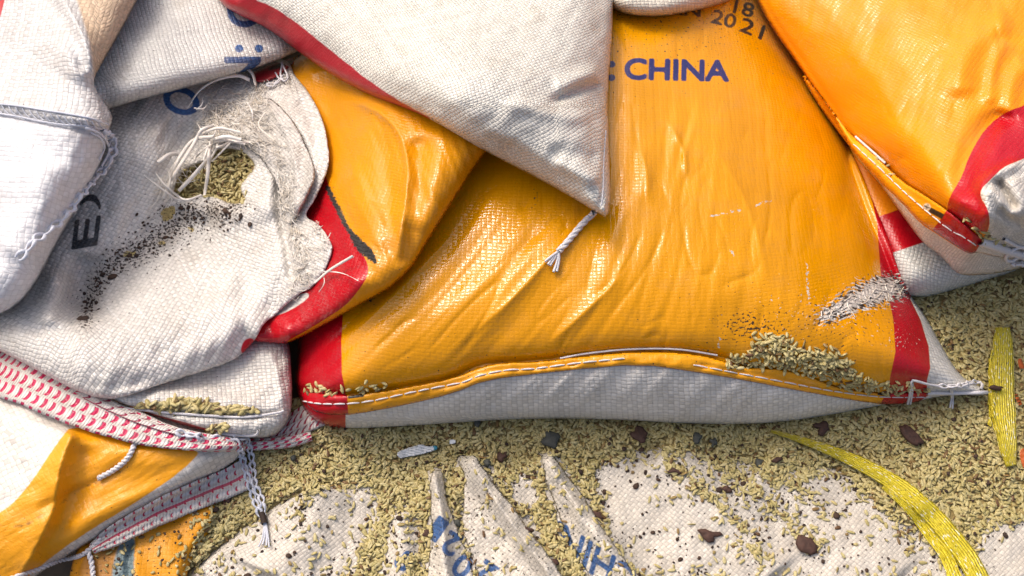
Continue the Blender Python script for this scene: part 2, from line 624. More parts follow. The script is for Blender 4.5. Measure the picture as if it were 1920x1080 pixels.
class NT:
    def __init__(s, name):
        s.m = bpy.data.materials.new(name); s.m.use_nodes = True
        s.t = s.m.node_tree; s.N = s.t.nodes; s.L = s.t.links
        s.b = s.N['Principled BSDF']
    def node(s, ty, **k):
        n = s.N.new(ty)
        for a, v in k.items(): setattr(n, a, v)
        return n
    def put(s, n, i, v):
        if hasattr(v, 'node') or isinstance(v, bpy.types.NodeSocket): s.L.new(v, n.inputs[i])
        else:
            if isinstance(v, tuple) and len(v) == 4 and n.inputs[i].type == 'VECTOR': v = v[:3]
            n.inputs[i].default_value = v
    def math(s, op, a, b=0.0, c=None, clamp=False):
        n = s.node('ShaderNodeMath', operation=op, use_clamp=clamp)
        s.put(n, 0, a); s.put(n, 1, b)
        if c is not None: s.put(n, 2, c)
        return n.outputs[0]
    def mix(s, f, a, b):
        n = s.node('ShaderNodeMix', data_type='RGBA')
        s.put(n, 0, f); s.put(n, 6, a); s.put(n, 7, b)
        return n.outputs[2]
    def mixf(s, f, a, b):
        n = s.node('ShaderNodeMix', data_type='FLOAT')
        s.put(n, 0, f); s.put(n, 2, a); s.put(n, 3, b)
        return n.outputs[0]
    def attr(s, name): return s.node('ShaderNodeAttribute', attribute_name=name).outputs['Fac']
    def noise(s, vec, scale, detail=3, rough=0.5):
        n = s.node('ShaderNodeTexNoise'); s.put(n, 'Vector', vec); s.put(n, 'Scale', scale); s.put(n, 'Detail', detail); s.put(n, 'Roughness', rough)
        return n.outputs['Fac']
    def maprange(s, v, a, b, c, d, smooth=False):
        n = s.node('ShaderNodeMapRange', interpolation_type='SMOOTHSTEP' if smooth else 'LINEAR')
        for i, x in enumerate((v, a, b, c, d)): s.put(n, i, x)
        return n.outputs[0]
    def uv(s, scale=(1, 1, 1), rot=0.0):
        u = s.node('ShaderNodeUVMap', uv_map='UVMap').outputs[0]
        mp = s.node('ShaderNodeMapping'); s.put(mp, 'Vector', u); mp.inputs['Scale'].default_value = scale; mp.inputs['Rotation'].default_value = (0, 0, rot)
        return mp.outputs[0]
    def bump(s, h, dist, strength=1.0, nrm=None):
        n = s.node('ShaderNodeBump'); s.put(n, 'Height', h); s.put(n, 'Distance', dist); s.put(n, 'Strength', strength)
        if nrm is not None: s.L.new(nrm, n.inputs['Normal'])
        return n.outputs[0]


def weave_nodes(t, cu, cv):
    """plain weave of flat tapes: returns height 0..1, value per crossing 0..1, value per tape 0..1"""
    uv = t.node('ShaderNodeUVMap', uv_map='UVMap').outputs[0]
    # threads wander a little
    nz = t.node('ShaderNodeTexNoise'); t.put(nz, 'Vector', uv); t.put(nz, 'Scale', 40.0); t.put(nz, 'Detail', 2.0)
    off = t.node('ShaderNodeVectorMath', operation='MULTIPLY_ADD')
    t.put(off, 0, nz.outputs['Color']); off.inputs[1].default_value = (0.0035, 0.0035, 0); t.put(off, 2, uv)
    sp = t.node('ShaderNodeSeparateXYZ'); t.put(sp, 0, off.outputs[0])
    u = t.math('DIVIDE', sp.outputs[0], cu); v = t.math('DIVIDE', sp.outputs[1], cv)
    i = t.math('FLOOR', u); j = t.math('FLOOR', v)
    fu = t.math('SUBTRACT', t.math('SUBTRACT', u, i), 0.5); fv = t.math('SUBTRACT', t.math('SUBTRACT', v, j), 0.5)
    par = t.math('FLOORED_MODULO', t.math('ADD', i, j), 2.0)
    def A(a, b):
        e = t.math('POWER', t.math('ABSOLUTE', t.math('MULTIPLY', a, 2.0)), 5.0)
        return t.math('MULTIPLY', t.math('SUBTRACT', 1.0, t.math('MULTIPLY', e, 0.6)), t.math('POWER', t.math('COSINE', t.math('MULTIPLY', b, pi * 0.96)), 0.7))
    h = t.mixf(par, A(fu, fv), A(fv, fu))
    cb = t.node('ShaderNodeCombineXYZ'); t.put(cb, 0, i); t.put(cb, 1, j)
    wn_ = t.node('ShaderNodeTexWhiteNoise', noise_dimensions='2D'); t.put(wn_, 0, cb.outputs[0])
    tape = t.mixf(par, t.node('ShaderNodeTexWhiteNoise', noise_dimensions='1D').outputs[0], 0.0)
    w1 = t.node('ShaderNodeTexWhiteNoise', noise_dimensions='1D'); t.put(w1, 'W', i)
    w2 = t.node('ShaderNodeTexWhiteNoise', noise_dimensions='1D'); t.put(w2, 'W', t.math('ADD', j, 57.0))
    tape = t.mixf(par, w1.outputs[0], w2.outputs[0])
    return h, wn_.outputs[0], tape, uv, par


WHITE = lin(215, 211, 203)
YEL = (0.73, 0.305, 0.0005, 1)
ORA = (0.90, 0.30, 0.002, 1)
RED = (0.47, 0.004, 0.012, 1)


def sack_mat(name, layers, cu=0.0042, cv=0.0042, speck=0.0, tint=0.13, wrinkle=0.0006, weave_h=0.00055, film_h=0.00012, translucent=0.0):
    """layers[0] is the cloth itself; each later one is printed or stuck on where its attribute is positive.
    layer: dict(c, rough, film(0 woven..1 laminated)[, attr, soft, namp, nscale, streak])"""
    t = NT(name)
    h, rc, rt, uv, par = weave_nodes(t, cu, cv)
    L0 = layers[0]
    col = L0['c']; rough = L0.get('rough', 0.42); film = L0.get('film', 0.0)
    n1 = t.noise(uv, 18.0, 4); n2 = t.noise(uv, 900.0, 2)
    for l in layers[1:]:
        a = t.attr(l['attr'])
        if l.get('namp'):
            if l.get('streak'):
                nv = t.noise(t.uv((l['streak'][0], l['streak'][1], 1), l['streak'][2]), 1.0, 3)
            else:
                nv = t.noise(uv, l.get('nscale', 260.0), 4, 0.6)
            a = t.math('ADD', a, t.math('MULTIPLY', t.math('SUBTRACT', nv, 0.5), l['namp'] * 2))
        sft = l.get('soft', 1.0)
        f = t.maprange(a, -sft, sft, 0.0, l.get('max', 1.0))
        if l.get('wear'):
            f = t.math('MULTIPLY', f, t.maprange(t.math('ADD', n2, t.math('MULTIPLY', rt, 0.15)), 0.30, 0.42, 1.0 - l['wear'], 1.0))
        col = t.mix(f, col, l['c'])
        rough = t.mixf(f, rough, l.get('rough', 0.42))
        film = t.mixf(f, film, l.get('film', 0.0))
    woven = t.math('SUBTRACT', 1.0, film)
    # tapes differ a little in tone, gaps between them are painted darker as shade
    tone = t.math('ADD', 1.0 - tint, t.math('MULTIPLY', t.math('ADD', t.math('MULTIPLY', rc, 0.7), t.math('ADD', t.math('MULTIPLY', rt, 0.7), t.math('MULTIPLY', par, 0.9))), tint))
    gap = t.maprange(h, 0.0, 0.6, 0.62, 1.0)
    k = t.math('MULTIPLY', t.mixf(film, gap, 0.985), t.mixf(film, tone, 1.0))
    k = t.math('MULTIPLY', k, t.math('ADD', 1.0, t.math('MULTIPLY', woven, t.math('SUBTRACT', t.maprange(rt, 0.88, 1.0, 0.0, 0.10), t.maprange(rt, 0.0, 0.10, 0.10, 0.0)))))
    big = t.maprange(n1, 0.3, 0.75, 1.05, 0.90)
    k = t.math('MULTIPLY', k, big)
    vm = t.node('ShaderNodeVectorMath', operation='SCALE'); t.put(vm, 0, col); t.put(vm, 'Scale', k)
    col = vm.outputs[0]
    # grime: brownish film in patches, black specks
    gr = t.maprange(t.noise(uv, 26.0, 6, 0.68), 0.52, 0.80, 0.0, 0.45)
    col = t.mix(t.math('MULTIPLY', gr, t.mixf(film, 1.0, 0.35)), col, lin(150, 132, 108))
    if speck > 0:
        d = t.attr('dirt')
        sp = t.noise(uv, 420.0, 2, 0.5)
        thr = t.math('SUBTRACT', 0.78 - 0.04 * speck, t.math('MULTIPLY', d, 0.46))
        f = t.maprange(t.math('SUBTRACT', sp, thr), 0.0, 0.02, 0.0, 0.95)
        col = t.mix(f, col, lin(38, 30, 24))
        rough = t.mixf(f, rough, 0.8)
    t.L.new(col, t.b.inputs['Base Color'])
    rv = t.math('ADD', rough, t.math('MULTIPLY', t.math('SUBTRACT', t.noise(uv, 55.0, 3), 0.5), 0.16))
    rv = t.math('ADD', rv, t.math('MULTIPLY', t.math('SUBTRACT', rc, 0.5), t.mixf(film, 0.22, 0.02)))
    t.put(t.b, 'Roughness', t.math('MAXIMUM', rv, 0.08))
    t.put(t.b, 'Specular IOR Level', t.mixf(film, 0.6, 0.40))
    nb = t.bump(t.noise(uv, 75.0, 4, 0.55), wrinkle, 1.0)
    dist = t.mixf(film, weave_h, film_h)
    nb = t.bump(h, dist, 1.0, nb)
    t.L.new(nb, t.b.inputs['Normal'])
    if translucent:
        t.put(t.b, 'Transmission Weight', 0.0)
        t.put(t.b, 'Subsurface Weight', translucent)
        t.b.inputs['Subsurface Radius'].default_value = (0.004, 0.003, 0.002)
        t.put(t.b, 'Subsurface Scale', 1.0)
    return t.m


def plain_mat(name, c, rough=0.5, var=0.1, scale=200.0, bumpd=0.0, rnd=None, spec=0.5):
    t = NT(name)
    g = t.node('ShaderNodeNewGeometry'); tc = t.node('ShaderNodeTexCoord').outputs['Object']
    n = t.noise(tc, scale, 4)
    k = t.maprange(n, 0.25, 0.75, 1 - var, 1 + var)
    vm = t.node('ShaderNodeVectorMath', operation='SCALE'); t.put(vm, 0, c); t.put(vm, 'Scale', k)
    col = vm.outputs[0]
    if rnd is not None:
        col = t.mix(t.attr('rnd'), col, rnd)
    t.L.new(col, t.b.inputs['Base Color'])
    t.put(t.b, 'Roughness', rough); t.put(t.b, 'Specular IOR Level', spec)
    if bumpd: t.L.new(t.bump(n, bumpd), t.b.inputs['Normal'])
    return t.m


def rice_mat():
    t = NT('rice')
    r = t.attr('rnd')
    cr = t.node('ShaderNodeValToRGB'); t.put(cr, 0, r)
    e = cr.color_ramp.elements
    e[0].position = 0.0; e[0].color = lin(190, 176, 118)
    e[1].position = 1.0; e[1].color = lin(164, 146, 90)
    for p, c in ((0.2, lin(198, 182, 126)), (0.35, lin(174, 162, 102)), (0.65, lin(202, 190, 138)), (0.88, lin(172, 158, 98)), (0.94, lin(140, 112, 66)), (0.975, lin(96, 66, 40))):
        n = e.new(p); n.color = c
    tc = t.node('ShaderNodeTexCoord').outputs['Object']
    k = t.maprange(t.noise(tc, 700.0, 2), 0.3, 0.7, 0.88, 1.08)
    vm = t.node('ShaderNodeVectorMath', operation='SCALE'); t.put(vm, 0, cr.outputs[0]); t.put(vm, 'Scale', k)
    dk = t.mix(1.0, vm.outputs[0], (0.93, 0.92, 0.92, 1)); dk.node.blend_type = 'MULTIPLY'
    t.L.new(dk, t.b.inputs['Base Color'])
    t.put(t.b, 'Roughness', 0.48)
    t.put(t.b, 'Specular IOR Level', 0.4)
    return t.m


def webbing_mat(name, pitch, width, rows, row0=0.0, slant=0.7, edge_red=False, red=(0.50, 0.012, 0.06, 1), dash=0.34, thin=0.36):
    """white woven webbing with rows of short red dashes"""
    t = NT(name)
    uv = t.node('ShaderNodeUVMap', uv_map='UVMap').outputs[0]
    nz = t.node('ShaderNodeTexNoise'); t.put(nz, 'Vector', uv); t.put(nz, 'Scale', 60.0)
    off = t.node('ShaderNodeVectorMath', operation='MULTIPLY_ADD'); t.put(off, 0, nz.outputs['Color']); off.inputs[1].default_value = (0.003, 0.002, 0); t.put(off, 2, uv)
    sp = t.node('ShaderNodeSeparateXYZ'); t.put(sp, 0, off.outputs[0])
    v = t.math('ADD', t.math('DIVIDE', sp.outputs[1], width), 0.5 + row0)      # 0..1 across
    vr = t.math('MULTIPLY', v, rows)
    j = t.math('FLOOR', vr); fv = t.math('SUBTRACT', t.math('SUBTRACT', vr, j), 0.5)
    # curved dashes like little brackets
    cur = t.math('MULTIPLY', t.math('MULTIPLY', fv, fv), 1.2)
    w1 = t.node('ShaderNodeTexWhiteNoise', noise_dimensions='1D'); t.put(w1, 'W', j)
    ur = t.math('ADD', t.math('DIVIDE', sp.outputs[0], pitch), t.math('ADD', t.math('MULTIPLY', fv, slant), t.math('ADD', cur, t.math('MULTIPLY', w1.outputs[0], 1.0))))
    i = t.math('FLOOR', ur); fu = t.math('SUBTRACT', ur, i)
    du = t.maprange(t.math('ABSOLUTE', t.math('SUBTRACT', fu, 0.5)), dash / 2 - 0.04, dash / 2 + 0.04, 1.0, 0.0)
    dv = t.maprange(t.math('ABSOLUTE', fv), thin, thin + 0.06, 1.0, 0.0)
    f = t.math('MULTIPLY', du, dv)
    f = t.math('MULTIPLY', f, t.maprange(t.noise(uv, 500.0, 2), 0.25, 0.42, 0.4, 1.0))
    if edge_red:
        ed = t.maprange(t.math('ABSOLUTE', t.math('SUBTRACT', v, edge_red)), 0.03, 0.05, 0.9, 0.0)
        f = t.math('MAXIMUM', f, ed)
    # fine rib of the white yarn
    rib = t.math('SINE', t.math('ADD', t.math('MULTIPLY', sp.outputs[0], 2 * pi / 0.0024), t.math('MULTIPLY', fv, 5.0)))
    ribv = t.math('COSINE', t.math('MULTIPLY', fv, 2 * pi))
    h = t.math('ADD', t.math('MULTIPLY', rib, 0.35), t.math('ADD', t.math('MULTIPLY', ribv, 0.6), t.math('MULTIPLY', f, 0.5)))
    wcol = t.mix(t.maprange(h, -0.9, 0.6, 0.0, 1.0), lin(196, 188, 180), lin(224, 218, 212))
    col = t.mix(f, wcol, red)
    gr = t.maprange(t.noise(uv, 40.0, 4, 0.6), 0.5, 0.8, 0.0, 0.4)
    col = t.mix(gr, col, lin(140, 124, 110))
    t.L.new(col, t.b.inputs['Base Color'])
    t.put(t.b, 'Roughness', 0.65)
    t.L.new(t.bump(h, 0.0006), t.b.inputs['Normal'])
    return t.m


def strapping_mat(name):
    """yellow strapping of fine ribbed tape with bright flecks"""
    t = NT(name)
    uv = t.node('ShaderNodeUVMap', uv_map='UVMap').outputs[0]
    sp = t.node('ShaderNodeSeparateXYZ'); t.put(sp, 0, uv)
    rib = t.math('COSINE', t.math('MULTIPLY', sp.outputs[1], 2 * pi / 0.0016))
    n = t.noise(t.uv((320, 1100, 1)), 1.0, 2)
    n2 = t.noise(t.uv((230, 700, 1)), 1.0, 3)
    col = t.mix(t.maprange(n, 0.35, 0.65, 0, 1), (0.56, 0.43, 0.012, 1), (0.86, 0.72, 0.05, 1))
    col = t.mix(t.maprange(n2, 0.60, 0.64, 0.0, 0.95), col, (0.95, 0.92, 0.66, 1))  # pale flecks: sparkle of the shiny tape painted into the colour
    dk = t.noise(t.uv((260, 650, 1), 0.1), 1.0, 2)
    col = t.mix(t.maprange(dk, 0.63, 0.67, 0.0, 0.75), col, (0.16, 0.11, 0.01, 1))
    t.L.new(col, t.b.inputs['Base Color'])
    t.put(t.b, 'Roughness', 0.28)
    t.L.new(t.bump(t.math('ADD', rib, t.math('MULTIPLY', n, 1.5)), 0.0004), t.b.inputs['Normal'])
    return t.m


M_RICE = rice_mat()
M_THREAD = plain_mat('white_thread', lin(214, 212, 214), 0.6, 0.12, 900.0, 0.0002)
M_THREADB = plain_mat('bluish_thread', lin(206, 209, 218), 0.6, 0.15, 900.0, 0.0002)
M_TAPE = plain_mat('loose_tape', lin(232, 228, 221), 0.35, 0.10, 300.0, rnd=lin(204, 193, 175))
M_CHIPB = plain_mat('brown_chip', lin(72, 48, 38), 0.75, 0.35, 260.0, 0.0008)
M_CHIPG = plain_mat('grey_chip', lin(70, 72, 66), 0.7, 0.25, 300.0, 0.0006)
M_CRUMB = plain_mat('dark_crumb', lin(44, 30, 24), 0.8, 0.3, 300.0, rnd=lin(70, 50, 36))
M_PAPER = plain_mat('paper_scrap', lin(225, 228, 228), 0.6, 0.1, 200.0)
M_SCRAPO = plain_mat('orange_scrap', lin(190, 92, 30), 0.4, 0.2, 200.0)
# ================================================================== the setting: ground
t = NT('ground_concrete')
tc = t.node('ShaderNodeTexCoord').outputs['Object']
n = t.noise(tc, 30.0, 6)
t.L.new(t.mix(n, lin(96, 86, 72), lin(140, 128, 108)), t.b.inputs['Base Color'])
t.put(t.b, 'Roughness', 0.9); t.L.new(t.bump(n, 0.004), t.b.inputs['Normal'])
gnd = mk_mesh('ground', [(-60, -60, -0.03), (60, -60, -0.03), (60, 60, -0.03), (-60, 60, -0.03)], [(0, 1, 2, 3)], t.m, smooth=False)
tag(gnd, 'grey concrete ground below the spilled rice', None, None, 'structure')

SG = 'rice sacks in the heap'
BLUE = (0.035, 0.10, 0.26, 1)
NAVY = (0.030, 0.030, 0.13, 1)
INK = (0.045, 0.050, 0.055, 1)


def zero(px, py): return np.zeros(np.shape(px))

# ================================================================== empty white sack lying flat under the rice (bottom of the picture)
F_OUT = [(300, 1160), (330, 1075), (470, 960), (560, 905), (640, 870), (760, 850), (900, 830), (1100, 820), (1300, 820), (1500, 850), (1640, 880), (1760, 960), (1990, 930), (1990, 1160)]
RIDGES = [  # (line, width right, width left, height)
    ([(812, 880), (822, 930), (832, 990), (838, 1100)], 26, 12, 0.013),
    ([(868, 852), (900, 905), (945, 965), (1000, 1040), (1060, 1120)], 16, 40, 0.008),
    ([(1020, 846), (1055, 905), (1100, 970), (1150, 1035), (1200, 1110)], 46, 26, 0.016),
    ([(1230, 845), (1290, 900), (1370, 990), (1450, 1090)], 60, 50, 0.008),
    ([(1420, 870), (1500, 940), (1600, 1020), (1680, 1100)], 50, 50, 0.006),
    ([(590, 900), (570, 980), (520, 1090)], 70, 60, 0.008),
    ([(748, 960), (755, 1020), (750, 1100)], 26, 24, 0.008),
]


def zF(px, py, sd):
    z = 0.002 + 0.003 * fbm(px / 170, py / 170, 2)
    for ln, wr, wl, a in RIDGES:
        z = z + stroke(px, py, ln, wr, a * 1.25, 'crease' if a > 0.012 else 'gauss', 0.05, wl)
    z = z + stroke(px, py, [(905, 880), (960, 960), (1030, 1050)], 9, -0.004, 'gauss', 0.1)
    z = z - 0.010 * sstep(25, 0, sd)
    z = z + 0.0012 * noise(px / 28, py / 40)
    return z


WHITES = [  # where the sheet shows through the rice
    [(320, 1100), (350, 1065), (415, 1020), (470, 970), (520, 945), (565, 922), (578, 935), (590, 915), (640, 920), (690, 905), (705, 930), (712, 965), (695, 990), (680, 1020), (665, 1100)],
    [(722, 1010), (740, 960), (765, 950), (782, 990), (790, 1020), (770, 1050), (740, 1100), (715, 1100)],
    [(806, 884), (830, 880), (836, 930), (852, 975), (868, 1020), (884, 1100), (798, 1100), (812, 1010), (806, 950)],
    [(856, 854), (892, 852), (915, 890), (952, 940), (995, 1000), (1035, 1050), (1060, 1100), (905, 1100), (872, 1020), (866, 960), (870, 900)],
    [(950, 905), (970, 890), (992, 892), (1010, 930), (1005, 950), (985, 950), (965, 935)],
    [(945, 945), (968, 955), (1000, 985), (1020, 1010), (1010, 1020), (985, 1000), (955, 965)],
    [(1014, 850), (1036, 852), (1064, 890), (1104, 940), (1124, 980), (1160, 1030), (1206, 1100), (1120, 1100), (1080, 1035), (1040, 960), (1020, 900)],
    [(1115, 880), (1160, 862), (1200, 850), (1228, 838), (1240, 860), (1300, 850), (1335, 860), (1345, 890), (1375, 865), (1400, 868), (1430, 900), (1470, 905), (1485, 885), (1520, 905), (1535, 875), (1565, 872), (1590, 900), (1640, 945), (1700, 990), (1760, 1040), (1800, 1100), (1200, 1100), (1150, 1010), (1128, 950)],
    [(1826, 1000), (1850, 985), (1890, 978), (1935, 990), (1990, 1000), (1990, 1110), (1840, 1110)],
]
STREAKS = [([(1265, 870), (1330, 930), (1390, 990), (1430, 1050)], 24), ([(1375, 880), (1450, 950), (1500, 990), (1540, 1030)], 22), ([(1345, 870), (1400, 930), (1440, 960)], 16),
           ([(1480, 900), (1540, 950), (1570, 970)], 16), ([(705, 900), (720, 960), (700, 1010), (690, 1060)], 12), ([(575, 920), (560, 960), (575, 1000)], 8)]


def ricemask(px, py):
    """> 0 where rice covers the sheet (photo px)"""
    m = -union(WHITES, px, py)
    for ln, wd in STREAKS:
        p = np.array(ln, float)
        d = np.full(np.shape(px), 999.0)
        k = (px > p[:, 0].min() - 60) & (px < p[:, 0].max() + 60) & (py > p[:, 1].min() - 60) & (py < p[:, 1].max() + 60)
        if k.any():
            dd, tt, _ = line(px[k], py[k], ln)
            d[k] = dd + 14 * tt
        m = np.maximum(m, wd * 0.6 - d)
    return m + 10 * fbm(px / 26, py / 26, 4)


def dirtF(px, py):
    return 0.40 * np.clip(0.66 + ricemask(px, py) / 90, 0, 1) + 0.12 * noise(px / 60, py / 60)


FTXT = [gl('8', 760, 1052, 236, 40, .7), gl('1', 820, 992, 215, 44, .5), gl('2', 846, 1020, 212, 42), gl('0', 867, 1062, 214, 44), gl('2', 911, 1076, 214, 44),
        ('CHINA', (1198, 1072), (-183, -117), (-15, 52))]
mF = sack_mat('white_woven_sheet', [dict(c=lin(205, 197, 183), rough=0.5), dict(attr='ink', c=BLUE, rough=0.5, soft=1.2, namp=1.2, nscale=500, wear=0.75)], 0.0031, 0.0031, speck=1.0, weave_h=0.0003)
sheet = cloth('empty_sack', F_OUT, zF, mF, 3.5, dict(ink=lambda x, y: text_sdf(x, y, FTXT, 1.7), dirt=dirtF), thick=0.0015, uvrot=radians(40))
tag(sheet, 'empty flattened white sack printed in blue lying half buried under the spilled rice', 'sack', SG)

# ================================================================== orange sack piece with a grey stripe, bottom left
O_OUT = [(120, 1160), (135, 1040), (165, 1010), (230, 985), (300, 955), (400, 925), (420, 960), (385, 1010), (350, 1060), (345, 1160)]


def zO(px, py, sd):
    z = 0.012 + 0.010 * sstep(420, 200, px) + 0.004 * noise(px / 60, py / 80)
    z = z - 0.008 * sstep(20, 0, sd) + stroke(px, py, [(252, 1000), (240, 1060), (250, 1140)], 7, -0.005)
    return z


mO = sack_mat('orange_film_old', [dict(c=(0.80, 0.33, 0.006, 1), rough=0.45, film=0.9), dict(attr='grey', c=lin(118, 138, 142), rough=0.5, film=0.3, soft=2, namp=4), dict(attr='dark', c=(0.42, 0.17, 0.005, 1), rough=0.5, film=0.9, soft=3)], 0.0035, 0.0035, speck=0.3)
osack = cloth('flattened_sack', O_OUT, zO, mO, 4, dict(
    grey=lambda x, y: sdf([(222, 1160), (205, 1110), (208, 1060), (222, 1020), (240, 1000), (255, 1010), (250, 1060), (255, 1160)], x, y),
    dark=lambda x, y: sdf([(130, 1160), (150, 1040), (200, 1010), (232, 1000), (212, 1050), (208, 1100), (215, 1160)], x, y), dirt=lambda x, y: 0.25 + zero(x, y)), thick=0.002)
tag(osack, 'flat orange sack with a grey stripe below the double red and white webbing', 'sack', SG)

# ================================================================== spilled rice: bed and grains
OEXC = [(120, 1160), (150, 1030), (240, 995), (300, 955), (398, 925), (400, 960), (380, 1000), (362, 1035), (352, 1090), (345, 1160)]
R_OUT = [(150, 1000), (330, 900), (430, 780), (560, 740), (900, 700), (1300, 700), (1620, 560), (1700, 500), (1990, 440), (1990, 1170), (120, 1170)]


def zR(px, py, sd):
    m = ricemask(px, py)
    m = np.minimum(m, -sdf(OEXC, px, py) + 3 * fbm(px / 15, py / 15))
    fz = zF(px, py, np.full(np.shape(px), 40.0))
    hump = 0.002 + 0.003 * fbm(px / 90 + 5, py / 90, 2) + 0.004 * sstep(60, 0, np.abs(py - 800)) + 0.006 * sstep(900, 650, py) * sstep(1600, 1800, px)
    hump = np.maximum(hump, 0.001) + 0.0006 * noise(px / 9, py / 9)
    z0 = np.where(py > 0, fz, fz)
    return z0 + np.where(m > 0, np.minimum(m / 22, 1) * (hump + 0.001), np.maximum(m / 12, -1) * 0.006) - 0.0016


bedm = plain_mat('rice_bed', lin(146, 128, 80), 0.8, 0.35, 420.0, 0.0015)
ZB0 = ZB.copy()
bed = cloth('spilled_rice', R_OUT, zR, bedm, 5, None, thick=0.002, raise_zb=False)
Zrice = np.maximum(ZB, np.where(sdf_full(chaikin(R_OUT), GX, GY)[0] > 0, zR(GX, GY, np.full(GX.shape, 50.0)), -1))
ZB = Zrice.copy()
# grains on the bed, two or three deep at random tilts, and loose ones on the white sheet
n = 44000
gx = RNG.uniform(170, 1960, n); gy = RNG.uniform(520, 1120, n)
inside = sdf_full(chaikin(R_OUT), gx, gy)[0] > 4
gm = np.minimum(ricemask(gx, gy), -sdf(OEXC, gx, gy) + 4)
hidden = sdf_full(np.array([(560, 600), (575, 700), (700, 740), (1000, 730), (1400, 735), (1650, 700), (1640, 600), (1620, 480)], float), gx, gy)[0] > 0
prob = sstep(-7, 7, gm + 3 * RNG.normal(size=n))
prob = np.where(gm < -4, 0.026 + 0.36 * np.exp(gm / 13.0), prob)
prob = np.where((gm < 0) & (gx > 800) & (gx < 1200) & (gy > 880), prob * 0.22, prob)
keep = inside & ~hidden & (RNG.uniform(0, 1, n) < prob)
gx, gy, gm = gx[keep], gy[keep], gm[keep]
loose = gm < 2
gz = samp(ZB, gx, gy) + np.where(loose, 0.0009, RNG.uniform(0.0002, 0.0024, len(gx)))
tl = np.where(loose, 0.04, 0.13)
nn = len(gx)
Vg, Fg, rg = grains(P(gx, gy, gz), RNG.uniform(0.0024, 0.0038, nn) * np.where(loose & (RNG.uniform(0, 1, nn) < .5), RNG.uniform(.4, .8, nn), 1), RNG.uniform(0.0010, 0.0015, nn), RNG.uniform(0.0004, 0.00065, nn), RNG.uniform(0, 2 * pi, nn), RNG.normal(0, 1, nn) * tl, RNG.normal(0, 0.4, nn))
gr = mk_mesh('grains', Vg, Fg, M_RICE, bed, attrs=dict(rnd=rg))
gr['kind'] = 'stuff'
tag(bed, 'tan rice grains spilled thickly over the ground and empty sack', 'spilled rice', None, 'stuff')

# dark crumbs and flakes among the grains
n = 12000
cx_ = RNG.uniform(200, 1940, n); cy_ = RNG.uniform(540, 1110, n)
cm = ricemask(cx_, cy_)
hid = sdf_full(np.array([(150, 600), (150, 1060), (420, 880), (560, 810), (575, 700), (700, 740), (1000, 730), (1400, 735), (1650, 700), (1700, 500), (1620, 480)], float), cx_, cy_)[0] > 0
pr = np.where(cm > 6, 0.16, 0.12 + 0.75 * np.exp(-np.abs(cm) / 14.0)) * np.clip(0.75 + 1.3 * noise(cx_ / 70, cy_ / 70), 0.1, 1.4)
pr = np.where((cy_ < 830) & (cx_ > 1500), pr * 0.7, pr)
k = (~hid) & (RNG.uniform(0, 1, n) < pr) & (sdf_full(chaikin(R_OUT), cx_, cy_)[0] > 5)
cx_, cy_, cm = cx_[k], cy_[k], cm[k]
nn = len(cx_)
sz = np.exp(RNG.normal(-0.1, 0.5, nn)) * 0.00072
V_, F_, r_ = grains(P(cx_, cy_, samp(ZB, cx_, cy_) + np.where(cm > 4, 0.0028, 0.0006)), sz * 1.3, sz, sz * 0.5, RNG.uniform(0, 6.28, nn), RNG.normal(0, .2, nn), RNG.normal(0, .2, nn))
V_ = V_ + RNG.normal(0, 1, V_.shape) * 0.00012
cr_ = mk_mesh('dark_crumbs', V_, F_, M_CRUMB, None, attrs=dict(rnd=r_), smooth=False)
tag(cr_, 'tiny dark brown crumbs scattered over the rice and white sheet', 'crumbs', None, 'stuff')

# crisp folds of the sheet standing out of the rice
def fold(poly, ridge, wr, wl, h, rot):
    zb = blur(ZB, 5)
    def zf(px, py, sd):
        return samp(zb, px, py) + 0.0020 + dome(sd, 7, 0.0012) + stroke(px, py, ridge, wr, h, 'crease', 0.03, wl) + 0.0022 * noise(px / 24, py / 40) + 0.0007 * noise((px - .7 * py) / 9, py / 60)
    o = cloth('sheet_fold', poly, zf, mF, 3.0, dict(ink=lambda x, y: text_sdf(x, y, FTXT, 1.7), dirt=lambda x, y: 0.24 + 0.15 * noise(x / 40, y / 40)), parent=sheet, thick=0.0012, uvrot=rot, rough_edge=2.4, smooth_n=1)
    return o


fold([(806, 886), (818, 880), (832, 884), (836, 930), (848, 965), (864, 1010), (884, 1060), (896, 1130), (796, 1130), (804, 1050), (812, 1000), (806, 950)], [(816, 880), (824, 940), (834, 1010), (846, 1130)], 22, 14, 0.004, radians(20))
fold([(856, 854), (872, 852), (892, 854), (908, 880), (930, 912), (962, 950), (996, 1000), (1036, 1048), (1080, 1130), (915, 1130), (888, 1050), (868, 1000), (868, 940), (872, 895), (862, 872)], [(878, 856), (905, 900), (945, 962), (1000, 1036), (1065, 1130)], 12, 60, 0.010, radians(45))
fold([(1014, 852), (1026, 848), (1040, 856), (1064, 892), (1100, 938), (1122, 980), (1158, 1028), (1190, 1075), (1225, 1130), (1130, 1130), (1088, 1048), (1060, 995), (1036, 935), (1022, 895)], [(1024, 850), (1060, 915), (1096, 980), (1150, 1060), (1190, 1130)], 30, 24, 0.005, radians(50))

# grains and crumbs that came to rest on and against the folds
n = 420
fx = RNG.uniform(800, 1200, n); fy = RNG.uniform(870, 1100, n)
k = (samp(ZB, fx, fy) > samp(Zrice, fx, fy) + 0.0005) & (RNG.uniform(0, 1, n) < 0.25 + 0.5 * (noise(fx / 40, fy / 40) > .1))
fx, fy = fx[k], fy[k]
Vg, Fg, rg = rice_at(fx, fy, samp(ZB, fx, fy) + 0.0009, 0.8, 0.08)
o = mk_mesh('grains', Vg, Fg, M_RICE, bed, attrs=dict(rnd=rg)); o['kind'] = 'stuff'

